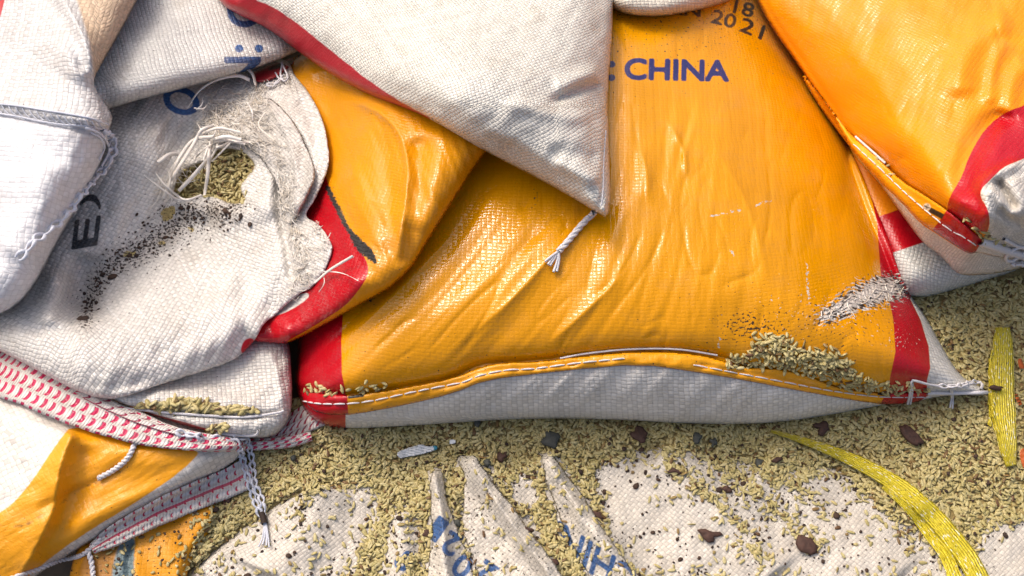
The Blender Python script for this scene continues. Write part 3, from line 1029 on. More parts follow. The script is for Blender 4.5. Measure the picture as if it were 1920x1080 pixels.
# ================================================================== bottom-left sack, white and orange, folded flap
B_OUT = [(-120, 690), (60, 660), (250, 720), (430, 800), (468, 838), (440, 866), (395, 897), (330, 933), (250, 975), (160, 1022), (85, 1066), (30, 1110), (-20, 1170), (-120, 1170)]


def zB(px, py, sd):
    base = samp(B_base, px, py)
    z = base + dome(sd, 170, 0.055) + 0.006
    f = stroke(px, py, [(138, 806), (112, 880), (98, 960), (60, 1040), (20, 1110)], 60, 0.013, 'crease', 0.04, 26)
    z = z + f + stroke(px, py, [(160, 830), (150, 900), (120, 980), (80, 1060)], 26, -0.006, 'gauss', 0.1)
    z = z + stroke(px, py, [(250, 845), (190, 895), (130, 925), (60, 960)], 12, -0.005, 'crease', 0.2, 40)
    z = z + stroke(px, py, [(420, 850), (300, 915), (150, 990), (50, 1070)], 20, 0.004, 'gauss', 0.1)
    z = z + 0.0014 * noise(px / 60, py / 34) + 0.0005 * noise((px + 1.5 * py) / 13, (py - px) / 90)
    return z


B_base = blur(ZB, 40)
OREG = [(136, 795), (250, 812), (384, 838), (340, 885), (255, 942), (140, 1012), (70, 1066), (30, 1105), (-20, 1165), (-130, 1165), (-130, 1010), (-10, 968), (25, 944), (60, 902), (106, 832)]
mB = sack_mat('white_orange_sack', [dict(c=lin(218, 212, 202), rough=0.45), dict(attr='orange', c=(0.86, 0.36, 0.006, 1), rough=0.36, film=0.9, soft=1.2, namp=1.5, nscale=120), dict(attr='stain', c=(0.24, 0.11, 0.01, 1), rough=0.6, film=.8, soft=2.5, namp=14, nscale=180, max=0.7)], 0.0042, 0.0042, speck=0.2, wrinkle=0.0012, weave_h=0.00018)
bsack = cloth('rice_sack', B_OUT, zB, mB, 4, dict(orange=lambda x, y: sdf(OREG, x, y, 1), stain=lambda x, y: np.maximum(3 - line(x, y, [(-10, 985), (40, 985), (80, 965), (100, 955)])[0], 2 - line(x, y, [(110, 945), (160, 915), (235, 880)])[0]) - 3, dirt=lambda x, y: 0.1 + zero(x, y)), uvrot=radians(-28))
tag(bsack, 'orange and white sack with a folded flap in the lower left corner', 'sack', SG)
mb = MB()
twist(mb, path([(253, 832), (240, 858), (215, 880), (184, 897)], 0.002), 0.0013, 150)
mb.build('hanging_thread', M_THREAD, bsack)

# ------------------------------------------------------------------ double webbing with a red middle line, below it
mWB = webbing_mat('webbing_double', 0.0072, 0.026, 5, 0.0, 0.25, 0.52, dash=0.20, thin=0.27)
wb = ribbon('webbing_strap', [(470, 884, 28), (430, 905, 27), (360, 933, 26), (300, 960, 24), (250, 985, 22), (205, 1010, 18), (172, 1030, 10)], mWB, 0.004, m=11, bulge=0.003, wob=0.05)
tag(wb, 'white webbing strap with red dashes and a red middle line beside the flat orange sack', 'strap', 'red and white webbing straps')
mb = MB()
twist(mb, path([(20, 1085), (70, 1068), (110, 1052), (150, 1042), (172, 1026), (190, 1010)], 0.003), 0.0011, 130)
twist(mb, path([(166, 1036), (172, 1056), (176, 1095)], 0.003), 0.0012, 130)
th_ = mb.build('loose_thread', M_THREAD)
tag(th_, 'white thread with two ends trailing from the tip of the red striped webbing', 'thread')

# ================================================================== sack behind, lower right of the pile (dark orange, red stripe, white)
RB_OUT = [(1560, 250), (1750, 280), (1960, 330), (1960, 480), (1895, 512), (1862, 521), (1800, 540), (1722, 562), (1680, 548), (1640, 500), (1600, 420)]
RB_base = blur(ZB, 40)


def zRB(px, py, sd):
    return samp(RB_base, px, py) + dome(sd, 70, 0.050) + 0.002 + 0.0015 * noise(px / 40, py / 60) + 0.02 * sstep(540, 380, py) * 0


mRB = sack_mat('sack_behind', [dict(c=lin(206, 208, 202), rough=0.45), dict(attr='orange', c=ORA, rough=0.35, film=0.9), dict(attr='red', c=RED, rough=0.3, film=1)], 0.0034, 0.0034)
rb = cloth('rice_sack', RB_OUT, zRB, mRB, 4, dict(orange=lambda x, y: sdf([(1500, 200), (1990, 200), (1990, 290), (1700, 390), (1656, 404), (1560, 440)], x, y, 0), red=lambda x, y: sdf([(1600, 425), (1656, 403), (1700, 388), (1990, 288), (1990, 370), (1730, 455), (1676, 473), (1600, 500)], x, y, 0)), uvrot=radians(17))
tag(rb, 'sack with red band and white end squeezed below the big orange sack', 'sack', SG)

# ------------------------------------------------------------------ loop of webbing tucked under the yellow sack
wd = ribbon('webbing_strap', [(640, 752, 30), (600, 772, 27), (560, 793, 24), (520, 812, 16), (480, 826, 10)], webbing_mat('webbing_loop', 0.006, 0.028, 5, 0.0, 1.2, dash=0.34, red=(0.36, 0.02, 0.06, 1)), 0.004, m=11, bulge=0.003)
tag(wd, 'short loop of red dashed webbing tucked between the split sack corner and yellow sack', 'strap', 'red and white webbing straps')

# ================================================================== the main yellow sack
M_OUT = [(556, 690), (560, 640), (556, 560), (570, 450), (600, 300), (640, 100), (700, -80), (900, -150), (1200, -150), (1400, -100), (1425, 0), (1452, 50), (1505, 125), (1562, 222), (1602, 292), (1640, 385), (1668, 450), (1682, 500), (1700, 545), (1735, 592), (1762, 642), (1790, 690), (1812, 714), (1838, 724), (1846, 730), (1852, 738), (1840, 744), (1800, 741), (1700, 751), (1600, 770), (1500, 787), (1420, 795), (1300, 795), (1150, 786), (1000, 784), (870, 791), (760, 799), (640, 804), (595, 794), (572, 772), (560, 748), (552, 720)]
CREASE = [(545, 728), (600, 734), (650, 738), (700, 733), (770, 722), (850, 706), (905, 683), (1000, 675), (1100, 664), (1180, 657), (1270, 657), (1350, 668), (1420, 692), (1500, 712), (1570, 728), (1640, 738), (1745, 735), (1850, 735)]
M_base = blur(np.minimum(ZB, 0.012), 30)
M_low = blur(ZB, 6)


def mq(px, py):
    m = np.interp(px - 0.4 * (py - 500), [650, 1000, 1350, 1600], [1.05, 0.75, 0.18, 0.0])
    return px + m * (py - 600)


M_d = sdome(M_OUT, 290, 0.100, 18)


def zM(px, py, sd):
    base = samp(M_base, px, py)
    z = base * 0.6 + 0.004 + M_d(px, py, sd)
    # crown towards the middle
    z = z + 0.018 * np.exp(-((px - 1180) / 420) ** 2 - ((py - 380) / 300) ** 2)
    # wrinkles pulled towards the seam
    q = mq(px, py)
    up = sstep(0, 40, sd)
    wl = sstep(900, 350, px + 0.2 * py) * 0 + 1
    ampl = np.interp(py, [60, 250, 450, 640, 700, 790], [0.25, 0.9, 1.0, 0.85, 0.45, 0.6])
    z = z + up * ampl * (0.0040 * noise(q / 150 + 2, py / 330) + 0.0013 * noise(q / 62, py / 420 + 3) * (0.5 + noise(px / 200, py / 150 + 7)) + 0.0006 * noise(q / 26 + 9, py / 260) + 0.0003 * noise(q / 12, py / 170)) * np.interp(px, [600, 1300, 1500, 1650], [1.0, 0.85, 0.7, 0.35])
    # named folds
    for ln, wd, a in (([(655, 640), (730, 560), (800, 490), (870, 420)], 26, 0.005), ([(860, 650), (960, 560), (1040, 470), (1100, 380)], 22, 0.005),
                      ([(1010, 660), (1080, 600), (1150, 530), (1190, 450)], 20, 0.004), ([(1215, 390), (1212, 320), (1195, 260)], 17, 0.004),
                      ([(1288, 350), (1280, 280), (1245, 215)], 11, 0.004), ([(1440, 560), (1425, 460), (1390, 360), (1330, 260)], 22, 0.0025)):
        z = z + stroke(px, py, ln, wd * 0.8, a * 0.75, 'crease', 0.35)
    z = z - up * 0.0011 * crinkle(q / 95 + 40, py / 210) * sstep(-.15, .25, noise(px / 110 + 8, py / 110)) - up * 0.0006 * crinkle(q / 48 + 11, py / 120, .09) * sstep(-.1, .3, noise(px / 90, py / 80 + 5))
    # flat facets tilted to the left that catch the sun
    for cx, cy, rx, ry, g, an in ((735, 545, 70, 42, .006, -.7), (860, 545, 60, 26, .005, -.7), (1000, 460, 60, 22, .006, -.9), (1080, 430, 44, 18, .006, -1.0), (1125, 450, 36, 20, .005, -1.1), (1202, 310, 60, 26, .006, -1.45), (1250, 300, 70, 12, .004, -1.45), (1285, 270, 60, 9, .005, -1.3), (1170, 380, 40, 20, .005, -1.2), (640, 640, 60, 14, .004, -.75)):
        c_, s_ = cos(an), sin(an)
        a_ = ((px - cx) * c_ + (py - cy) * s_) / rx; b_ = (-(px - cx) * s_ + (py - cy) * c_) / ry
        z = z + g * 0.38 * np.exp(-a_ ** 2 - b_ ** 2) * np.tanh(b_ * 1.2) * 1.0
    z = smax(z, samp(M_low, px, py) + 0.003 + dome(sd, 16, 0.004), 0.003)
    # groove above the seam
    z = z + stroke(px, py, CREASE, 26, -0.009, 'crease', 0.0, 16)
    # slanting folds in the white side
    below = sstep(8, 30, py - np.interp(px, [p[0] for p in CREASE], [p[1] for p in CREASE]))
    z = z + below * up * 0.0022 * noise((px + 0.9 * (py - 740)) / 34, py / 200)
    return z


def above(px, py, dy=0.0):
    return np.interp(px, [p[0] for p in CREASE], [p[1] for p in CREASE]) + dy - py


LIPLO = [(545, 760), (600, 775), (655, 778), (760, 758), (850, 736), (910, 711), (1000, 700), (1080, 692), (1200, 681), (1300, 696), (1400, 713), (1520, 736), (1650, 758), (1710, 757), (1745, 742), (1850, 740)]


def whiteM(px, py):
    lo = np.interp(px, [p[0] for p in LIPLO], [p[1] for p in LIPLO])
    a = np.clip(py - lo, -FAR, FAR)
    b = px - np.interp(py, [300, 500, 560, 600, 650, 690, 712], [1672, 1700, 1706, 1726, 1741, 1744, 1738])
    c = 566 - px - np.clip((py - 720), 0, 60) * -0.3
    return np.maximum(np.maximum(a, np.where(py > 420, b, -FAR)), np.where(py > 735, c, -FAR))


def redM(px, py):
    wr = np.interp(py, [300, 500, 560, 600, 650, 690, 712], [1800, 1740, 1706, 1726, 1741, 1744, 1738]) - px
    a = np.minimum(np.minimum(wr, above(px, py, 40)), px - np.interp(py, [330, 365, 420, 470, 520, 560, 600, 660, 712], [1640, 1633, 1645, 1648, 1652, 1667, 1675, 1679, 1668]))
    b = np.interp(py, [560, 590, 640, 700, 735], [646, 643, 640, 641, 648]) - px
    return np.clip(np.maximum(a, np.where(py > 540, b, -FAR)), -FAR, FAR)


MTXT = [('CHINA', (1172, 148), (193, 4), (1, -38)), (':', (1141, 150), (11, 0), (0, -34))]
MTXT2 = [('JAN', (1234, 30), (78, 8), (2, -26)), ('20', (1332, 42), (44, 12), (7, -25)), ('21', (1385, 57), (42, 17), (9, -25)), ('18', (1374, 24), (36, 9), (6, -25))]


def dirtM(px, py):
    d = 0.24 * sstep(260, 0, py) + 0.25 * np.exp(-((px - 1560) / 220) ** 2 - ((py - 610) / 70) ** 2)
    d = d + 0.32 * np.exp(-(above(px, py, 0) / 16) ** 2) * (0.5 + 0.5 * noise(px / 50, py / 50))
    d = d + 0.34 * np.exp(-((px - 1003) / 9) ** 2 - ((py - 372) / 26) ** 2) + 0.25 * np.exp(-((px - 970) / 14) ** 2 - ((py - 345) / 14) ** 2)
    d = d + 0.3 * np.exp(-((px - 1400) / 60) ** 2 - ((py - 615) / 30) ** 2)
    return d


SCUFF = [(1524, 604), (1530, 580), (1560, 560), (1585, 538), (1610, 522), (1650, 508), (1688, 506), (1706, 530), (1706, 560), (1680, 572), (1645, 580), (1610, 592), (1575, 608), (1540, 614)]
mM = sack_mat('yellow_laminated_sack', [
    dict(c=YEL, rough=0.12, film=1.0),
    dict(attr='white', c=lin(214, 211, 204), rough=0.45, film=0.1, soft=1.0, namp=1.0),
    dict(attr='red', c=RED, rough=0.2, film=1.0, soft=0.8, namp=0.4),
    dict(attr='ink', c=NAVY, rough=0.22, film=1.0, soft=0.9, namp=1.0, nscale=500, wear=0.25),
    dict(attr='inkk', c=(0.03, 0.026, 0.02, 1), rough=0.3, film=1.0, soft=0.9, namp=1.2, nscale=500, wear=0.3),
    dict(attr='spots', c=lin(206, 198, 184), rough=0.5, film=0.4, soft=0.8, namp=26, nscale=330),
    dict(attr='scuff', c=lin(52, 42, 32), rough=0.7, film=0.0, soft=2.0, namp=44, nscale=240),
    dict(attr='scuff2', c=lin(208, 202, 192), rough=0.5, film=0.0, soft=1.0, namp=60, streak=(150, 520, -0.30)),
    dict(attr='stain', c=lin(30, 25, 20), rough=0.7, film=0.3, soft=1.0, namp=6, nscale=420)],
    0.0040, 0.0034, speck=1.0, film_h=0.00014, wrinkle=0.00035)


def spotsM(px, py):
    r = -13 + 6.2 * np.exp(-((px - 1540) / 150) ** 2 - ((py - 590) / 60) ** 2) + 6.0 * np.exp(-((px - 1690) / 50) ** 2 - ((py - 645) / 28) ** 2)
    for ln, wd in (([(1335, 405), (1362, 400), (1395, 392)], 6.0), ([(1418, 384), (1432, 380), (1445, 377)], 6.0), ([(1513, 495), (1514, 530), (1518, 565)], 5), ([(1368, 468), (1376, 478)], 5), ([(1347, 650), (1350, 635)], 5)):
        p = np.array(ln, float); k = (np.abs(px - p[:, 0].mean()) < 70) & (np.abs(py - p[:, 1].mean()) < 70)
        q = np.full(np.shape(px), -20.0)
        if k.any(): q[k] = 9.5 - 2.6 * line(px[k], py[k], ln, 6)[0] - 6.5
        r = np.maximum(r, q)
    return r


msack = cloth('rice_sack', M_OUT, zM, mM, 3.2, dict(
    white=whiteM, red=redM, ink=lambda x, y: text_sdf(x, y, MTXT, 2.1), inkk=lambda x, y: text_sdf(x, y, MTXT2, 0.9),
    dirt=dirtM, spots=spotsM, scuff=lambda x, y: sdf(SCUFF, x, y) - 10, scuff2=lambda x, y: sdf(SCUFF, x, y) - 14,
    stain=lambda x, y: np.maximum(sdf([(1000, 395), (1003, 360), (1014, 342), (1012, 370), (1004, 392)], x, y) - 4, sdf([(690, 562), (702, 555), (702, 562), (694, 569)], x, y) - 1)), thick=lambda x, y, s: 0.9 * (dome(s, 230, 0.098)) + .0004)
tag(msack, 'large glossy yellow sack printed CHINA with red end stripes, lying on the rice', 'sack', SG)

# the folded seam lip along the front
LIP_TOP = [(562, 733), (600, 737), (650, 741), (700, 736), (770, 725), (850, 709), (905, 686), (950, 679), (1000, 679), (1100, 667), (1180, 660), (1270, 660), (1340, 670), (1390, 690), (1450, 690), (1500, 700), (1535, 712), (1570, 727), (1640, 738), (1700, 737), (1745, 735), (1800, 734), (1852, 734)]
LIP_BOT = [(1852, 741), (1800, 741), (1745, 746), (1710, 757), (1650, 759), (1520, 737), (1400, 714), (1300, 697), (1200, 683), (1080, 693), (1000, 702), (910, 713), (850, 738), (760, 760), (655, 779), (600, 777), (568, 757)]
lipb = blur(ZB, 8)


def zLip(px, py, sd):
    z = np.maximum(samp(lipb, px, py), samp(ZB_m, px, py)) + 0.0012 + dome(sd, 9, 0.003)
    z = z + stroke(px, py, [(600, 755), (660, 758), (760, 738), (850, 720), (910, 698), (1000, 690), (1100, 680)], 5, -0.0012, 'gauss', 0.05)
    z = z + stroke(px, py, [(1300, 682), (1400, 700), (1520, 722), (1650, 746)], 5, -0.0012, 'gauss', 0.05)
    return z + 0.0006 * noise(px / 26, py / 26)


ZB_m = ZB.copy()
mLip = sack_mat('yellow_seam_lip', [dict(c=(0.80, 0.34, 0.004, 1), rough=0.22, film=1.0), dict(attr='red', c=RED, rough=0.22, film=1), dict(attr='white', c=lin(222, 218, 212), rough=0.5, film=.3), dict(attr='black', c=(0.012, 0.01, 0.01, 1), rough=0.4, film=1)], 0.0036, 0.0036, speck=0.6)
lip = cloth('seam_lip', LIP_TOP + LIP_BOT, zLip, mLip, 2.6, dict(
    red=lambda x, y: np.clip(np.maximum(651 + 0.06 * (y - 740) - x, x - (1660 - 0.55 * (y - 740))), -FAR, FAR), white=lambda x, y: np.clip(x - (1745 - 1.4 * (y - 738)), -FAR, FAR),
    black=lambda x, y: np.maximum(sdf([(652, 742), (682, 738), (682, 744), (652, 748)], x, y, 0), sdf([(1646, 735), (1670, 737), (1669, 743), (1645, 741)], x, y, 0)), dirt=lambda x, y: 0.16 + zero(x, y)), parent=msack, thick=0.002, smooth_n=1)
mb = MB()
stitches(mb, path([(568, 752), (600, 757), (650, 757), (700, 751), (770, 736), (830, 724), (870, 716), (900, 704), (950, 694), (1003, 691), (1080, 681), (1180, 671)], 0.0007), 0.0007)
mb.tube(path([(1050, 672), (1100, 663), (1180, 655), (1270, 655), (1345, 666)], 0.0004), 0.0008, 5)
stitches(mb, path([(1300, 684), (1400, 703), (1480, 718), (1560, 733), (1650, 744), (1745, 745)], 0.0006), 0.0006)
mb.tube(path([(1738, 737), (1800, 737), (1850, 736)], 0.001), 0.0016, 6)
mb.build('stitching', M_THREAD, lip)
mb = MB()
mb.tube(path([(1702, 757), (1706, 740), (1709, 716), (1716, 714), (1738, 720), (1760, 724)], 0.003), 0.0010, 6)
mb.tube(path([(1707, 757), (1710, 740), (1711, 718)], 0.003), 0.0008, 6)
chain(mb, path([(1760, 724), (1780, 724), (1800, 723), (1820, 717), (1836, 716)], 0.004), 0.0009, 0.0085)
mb.tube(path([(1836, 716), (1842, 722), (1838, 731)], 0.003), 0.0012, 6)
mb.tube(path([(1782, 728), (1784, 745), (1781, 765)], 0.003), 0.0008, 5); mb.tube(path([(1785, 728), (1787, 745), (1786, 766)], 0.003), 0.0007, 5)
mb.build('thread_tie', M_THREAD, msack)
# loose fibres at the scuff
mb = MB()
for k in range(60):
    a, b = RNG.uniform(1540, 1698), 0
    b = np.interp(a, [1535, 1600, 1700], [590, 560, 540]) + RNG.normal(0, 8)
    L = RNG.uniform(6, 19); an = RNG.normal(0.2, 0.6)
    mb.tube(path([(a, b), (a + L * .5 * cos(an), b + L * .5 * sin(an) + RNG.normal(0, 2)), (a + L * cos(an), b + L * sin(an))], 0.0008, 3), RNG.uniform(0.0002, 0.0005), 4, RNG.uniform(0, 1))
mb.build('frayed_fibres', M_TAPE, msack)

# rice heaped on the seam
def rice_on(name, poly, n, parent, h=0.004, size=1.0, label=None, spread=4):
    poly = chaikin(poly, 2)
    lo, hi = poly.min(0), poly.max(0)
    x = RNG.uniform(lo[0] - 6, hi[0] + 6, n); y = RNG.uniform(lo[1] - 6, hi[1] + 6, n)
    s = sdf_full(poly, x, y)[0] + RNG.normal(0, spread, n)
    k = s > 0
    x, y, s = x[k], y[k], s[k]
    z = samp(ZB, x, y) + RNG.uniform(0.0006, 1, len(x)) * np.minimum(s / 16, 1) * h + 0.0006
    V, F, r = rice_at(x, y, z, size)
    o = mk_mesh(name, V, F, M_RICE, parent, attrs=dict(rnd=r))
    o['kind'] = 'stuff'
    return o


rp = rice_on('rice_pile', [(1350, 678), (1395, 668), (1412, 645), (1440, 628), (1470, 634), (1500, 655), (1540, 655), (1570, 662), (1590, 690), (1620, 712), (1660, 722), (1720, 724), (1745, 730), (1700, 734), (1640, 735), (1575, 722), (1540, 706), (1500, 694), (1450, 686), (1390, 686)], 2000, None, 0.0032, 0.92, spread=6)
tag(rp, 'small pile of rice grains resting on the seam of the yellow sack', 'rice pile', None, 'stuff')
r2 = rice_on('rice_line', [(570, 724), (600, 720), (640, 726), (720, 722), (720, 730), (650, 738), (600, 736), (568, 732)], 90, None, 0.002)
tag(r2, 'few rice grains caught in the red left end seam of the yellow sack', 'rice grains', None, 'stuff')
# ================================================================== red and white webbing across the lower left
mWA = webbing_mat('webbing_wide', 0.0088, 0.040, 5, 0.0, 0.35, dash=0.40, thin=0.36, red=(0.56, 0.014, 0.09, 1))
wa = ribbon('webbing_strap', [(-60, 655, 46), (0, 695, 47), (60, 722, 42), (130, 754, 40), (200, 783, 34), (260, 803, 30), (320, 820, 22), (400, 831, 16), (470, 833, 12), (540, 829, 11), (584, 818, 9)], mWA, 0.006, m=13, bulge=0.004, wob=0.04)
tag(wa, 'wide white webbing strap with rows of red dashes sweeping across the lower left sacks', 'strap', 'red and white webbing straps')
mWC = webbing_mat('webbing_edge', 0.012, 0.012, 2, 0.0, 0.5, edge_red=0.97, dash=0.22, red=(0.33, 0.008, 0.06, 1))
wc = ribbon('strap_edge', [(-60, 612, 11), (0, 647, 11), (60, 684, 11), (130, 722, 11), (200, 758, 10), (260, 786, 8), (330, 809, 6), (380, 818, 4)], mWC, 0.007, m=7, bulge=0.002, parent=wa)

# ================================================================== lower left sack corner, split along its seam with rice showing
L_OUT = [(190, 740), (240, 690), (330, 640), (430, 600), (520, 600), (543, 640), (547, 700), (548, 750), (544, 780), (530, 806), (508, 820), (470, 822), (420, 816), (340, 796), (260, 770), (215, 752)]
L_base = blur(ZB, 36)
SLIT = [(235, 764), (280, 768), (330, 773), (400, 778), (460, 780), (510, 775), (534, 769)]


def zLL(px, py, sd):
    z = np.maximum(samp(L_base, px, py) + 0.010 + dome(sd, 60, 0.032), samp(LL_z, px, py) + 0.006)
    z = z + stroke(px, py, SLIT, 12, -0.007, 'crease', 0.1, 9) + stroke(px, py, [(250, 752), (330, 742), (420, 748), (500, 764)], 12, 0.004, 'gauss', 0.2)
    z = z + stroke(px, py, [(500, 650), (520, 700), (530, 760)], 8, 0.003, 'gauss', 0.15) + 0.0014 * noise((px + 0.8 * py) / 26, py / 70)
    return z


LL_z = blur(ZB, 6)
mL = sack_mat('white_woven_a', [dict(c=WHITE, rough=0.42), dict(attr='red', c=RED, rough=0.3, film=1, soft=.8), dict(attr='orange', c=ORA, rough=.3, film=1, soft=.8)], 0.0036, 0.0030, speck=0.5, wrinkle=0.0008)
REDL = [(262, 768), (300, 780), (340, 790), (380, 802), (412, 808), (414, 815), (400, 816), (340, 803), (280, 786)]
ll = cloth('rice_sack', L_OUT, zLL, mL, 3.2, dict(red=lambda x, y: sdf(REDL, x, y, 1), orange=lambda x, y: sdf([(240, 760), (262, 766), (284, 777), (276, 786), (236, 770)], x, y, 1), dirt=lambda x, y: 0.12 + zero(x, y)), uvrot=radians(-6), thick=lambda x, y, s: dome(s, 60, 0.030) + .0004)
tag(ll, 'white woven sack corner with a split seam showing rice, above the wide webbing', 'sack', SG)
rr = rice_on('rice_in_slit', [(246, 762), (280, 754), (320, 747), (350, 749), (400, 757), (460, 765), (485, 770), (450, 776), (400, 776), (330, 771), (280, 767)], 420, ll, 0.004, 1.25, spread=2)
rr = rice_on('rice_in_fold', [(375, 806), (390, 796), (420, 792), (428, 806), (415, 812), (390, 812)], 60, ll, 0.003, 1.2, spread=1)
mb = MB()
mb.tube(path([(235, 766), (280, 770), (330, 775), (400, 780), (460, 782), (520, 774), (532, 770)], 0.002), 0.0011, 6)
mb.tube(path([(405, 812), (440, 816), (478, 816), (485, 806)], 0.002), 0.0012, 6)
mb.build('seam_edge', M_THREAD, ll)
mb = MB()
chain(mb, path([(330, 810), (370, 818), (410, 822), (440, 828), (452, 850), (460, 880), (470, 915), (480, 945), (490, 968)], 0.004), 0.0012, 0.0075)
chain(mb, path([(436, 822), (460, 824), (470, 850), (474, 880), (478, 910), (490, 935), (494, 966)], 0.005), 0.0012, 0.0075)
for dx in (-5, -1, 3, 6):
    mb.tube(path([(493, 966), (497 + dx * .4, 985), (497 + dx, 1008), (494 + dx * 1.8, 1020 + abs(dx))], 0.003), 0.0007, 5)
mb.build('chain_thread', M_THREADB, ll)
mb = MB(); mb.tube(path([(491, 962), (494, 972), (496, 982)], 0.0042), 0.0025, 8); mb.build('dark_knot', M_CRUMB, ll)

# ================================================================== folded end of a second yellow sack, over the main one
Y_OUT = [(470, 300), (500, 150), (540, 118), (556, 104), (640, 60), (900, 60), (1000, 200), (945, 250), (905, 290), (850, 375), (797, 460), (772, 502), (731, 541), (693, 561), (635, 594), (577, 627), (535, 646), (500, 642), (470, 640), (440, 600), (440, 450)]
Y_base = blur(ZB, 40); Y_z = blur(ZB, 6)


def zY(px, py, sd):
    z = samp(Y_base, px, py) + 0.014 + dome(sd, 70, 0.026)
    z = smax(z, samp(Y_z, px, py) + 0.003 + dome(sd, 20, 0.004), 0.004)
    z = z + stroke(px, py, [(618, 190), (660, 192), (705, 208), (745, 245), (763, 300), (762, 360), (752, 430), (744, 500)], 13, 0.0075, 'crease', 0.2, 34)
    z = z + stroke(px, py, [(655, 300), (672, 360), (700, 420), (722, 480)], 26, 0.004, 'gauss', 0.2)
    z = z + stroke(px, py, [(700, 240), (728, 320), (732, 420), (735, 500)], 16, -0.003, 'gauss', 0.2)
    z = z + stroke(px, py, [(838, 230), (822, 300), (815, 360), (780, 440)], 40, 0.004, 'gauss', 0.15)
    z = z + stroke(px, py, [(786, 250), (785, 350), (770, 440), (757, 510)], 20, -0.006, 'gauss', 0.1)
    z = z + stroke(px, py, [(690, 500), (640, 560), (560, 610), (510, 635)], 26, 0.006, 'gauss', 0.15)
    z = z + stroke(px, py, [(560, 140), (620, 130), (680, 150)], 14, 0.005, 'gauss', 0.2)
    z = z - 0.0010 * sstep(4, 30, sd) * crinkle((px - .4 * py) / 70 + 3, (py + .3 * px) / 130) * sstep(-.1, .3, noise(px / 70, py / 70))
    z = z + 0.0014 * noise(px / 34 + 4, py / 60) + 0.0008 * noise((px - .4 * py) / 14, py / 90)
    return z


RBND = [(500, 250), (560, 200), (590, 270), (611, 333), (627, 376), (642, 412), (660, 443), (679, 474), (691, 498), (689, 519), (671, 547), (646, 575), (602, 603), (569, 623), (534, 642), (480, 700), (400, 700), (400, 300)]
mY = sack_mat('yellow_laminated_fold', [dict(c=(0.70, 0.28, 0.003, 1), rough=0.17, film=1), dict(attr='red', c=(0.46, 0.005, 0.012, 1), rough=0.18, film=1, soft=.8), dict(attr='white', c=WHITE, rough=0.4, film=.4),
              dict(attr='stain', c=lin(26, 22, 18), rough=0.75, film=.2, soft=1.5, namp=7, nscale=330)], 0.0040, 0.0034, speck=0.5, film_h=0.00017, wrinkle=0.0006)


def stainY(px, py):
    a = line(px, py, [(614, 352), (630, 385), (650, 425), (668, 452)], 8)
    b = line(px, py, [(660, 440), (675, 460), (695, 480), (712, 503)], 8)
    return np.clip(np.maximum(4.5 - a[0], 11 * np.sin(np.clip(b[1] + .12, 0, 1) * pi) ** .6 - b[0] - 1), -FAR, FAR)


y2 = cloth('rice_sack', Y_OUT, zY, mY, 3.2, dict(red=lambda x, y: sdf(RBND, x, y, 1), white=lambda x, y: sdf([(505, 590), (525, 578), (560, 552), (580, 548), (578, 560), (545, 582), (512, 594)], x, y, 1), stain=stainY, dirt=lambda x, y: 0.06 + 0.25 * np.exp(-((x - 612) / 22) ** 2 - ((y - 372) / 30) ** 2)),
           thick=lambda x, y, s: dome(s, 70, 0.020) + .0006, uvrot=radians(12))
tag(y2, 'folded yellow sack end with a red stripe and black stain beside the torn white sack', 'sack', SG)

# pulled, whitened tapes and rub marks on the woven cloth
def scratch(px, py, lines):
    r = np.full(np.shape(px), -9.0)
    for a, b in lines:
        k = (px > min(a[0], b[0]) - 9) & (px < max(a[0], b[0]) + 9) & (py > min(a[1], b[1]) - 9) & (py < max(a[1], b[1]) + 9)
        if k.any(): r[k] = np.maximum(r[k], 1.2 - _segs([a], [b], px[k], py[k], False)[0])
    return r


SCR_C = [((822, -10), (776, 64)), ((900, 8), (828, 122)), ((928, 18), (878, 116)), ((640, 70), (690, 20)), ((800, 90), (1010, 240)), ((770, 120), (940, 250)), ((960, 60), (1010, -20)), ((1060, 100), (1000, 170))]
SCR_T = [((200, 575), (292, 668)), ((243, 562), (332, 662)), ((232, 205), (240, 282)), ((250, 210), (262, 300)), ((270, 218), (276, 276)), ((292, 205), (300, 262)), ((310, 232), (312, 290)), ((330, 690), (420, 640)), ((420, 640), (500, 560)), ((330, 470), (368, 540)), ((225, 320), (236, 372))]

# ================================================================== torn white sack, left
T_OUT = [(-130, 130), (60, 60), (250, 60), (400, 80), (500, 105), (540, 116), (552, 140), (575, 168), (596, 205), (610, 245), (617, 300), (608, 335), (590, 375), (574, 404), (596, 420), (613, 442), (623, 466), (612, 500), (598, 522), (582, 540), (560, 552), (536, 572), (512, 594), (496, 606), (478, 636), (455, 662), (430, 678), (380, 696), (310, 718), (250, 738), (205, 748), (150, 735), (80, 700), (0, 658), (-130, 600)]
T_base = blur(ZB, 60); T_z = blur(ZB, 7)
HOLE = [(322, 372), (330, 335), (350, 312), (392, 300), (400, 282), (428, 276), (455, 282), (476, 300), (480, 316), (462, 334), (450, 352), (462, 372), (456, 382), (430, 384), (404, 370), (372, 366), (345, 376)]


T_d = sdome(T_OUT, 120, 0.036, 12, 2.0, 0)


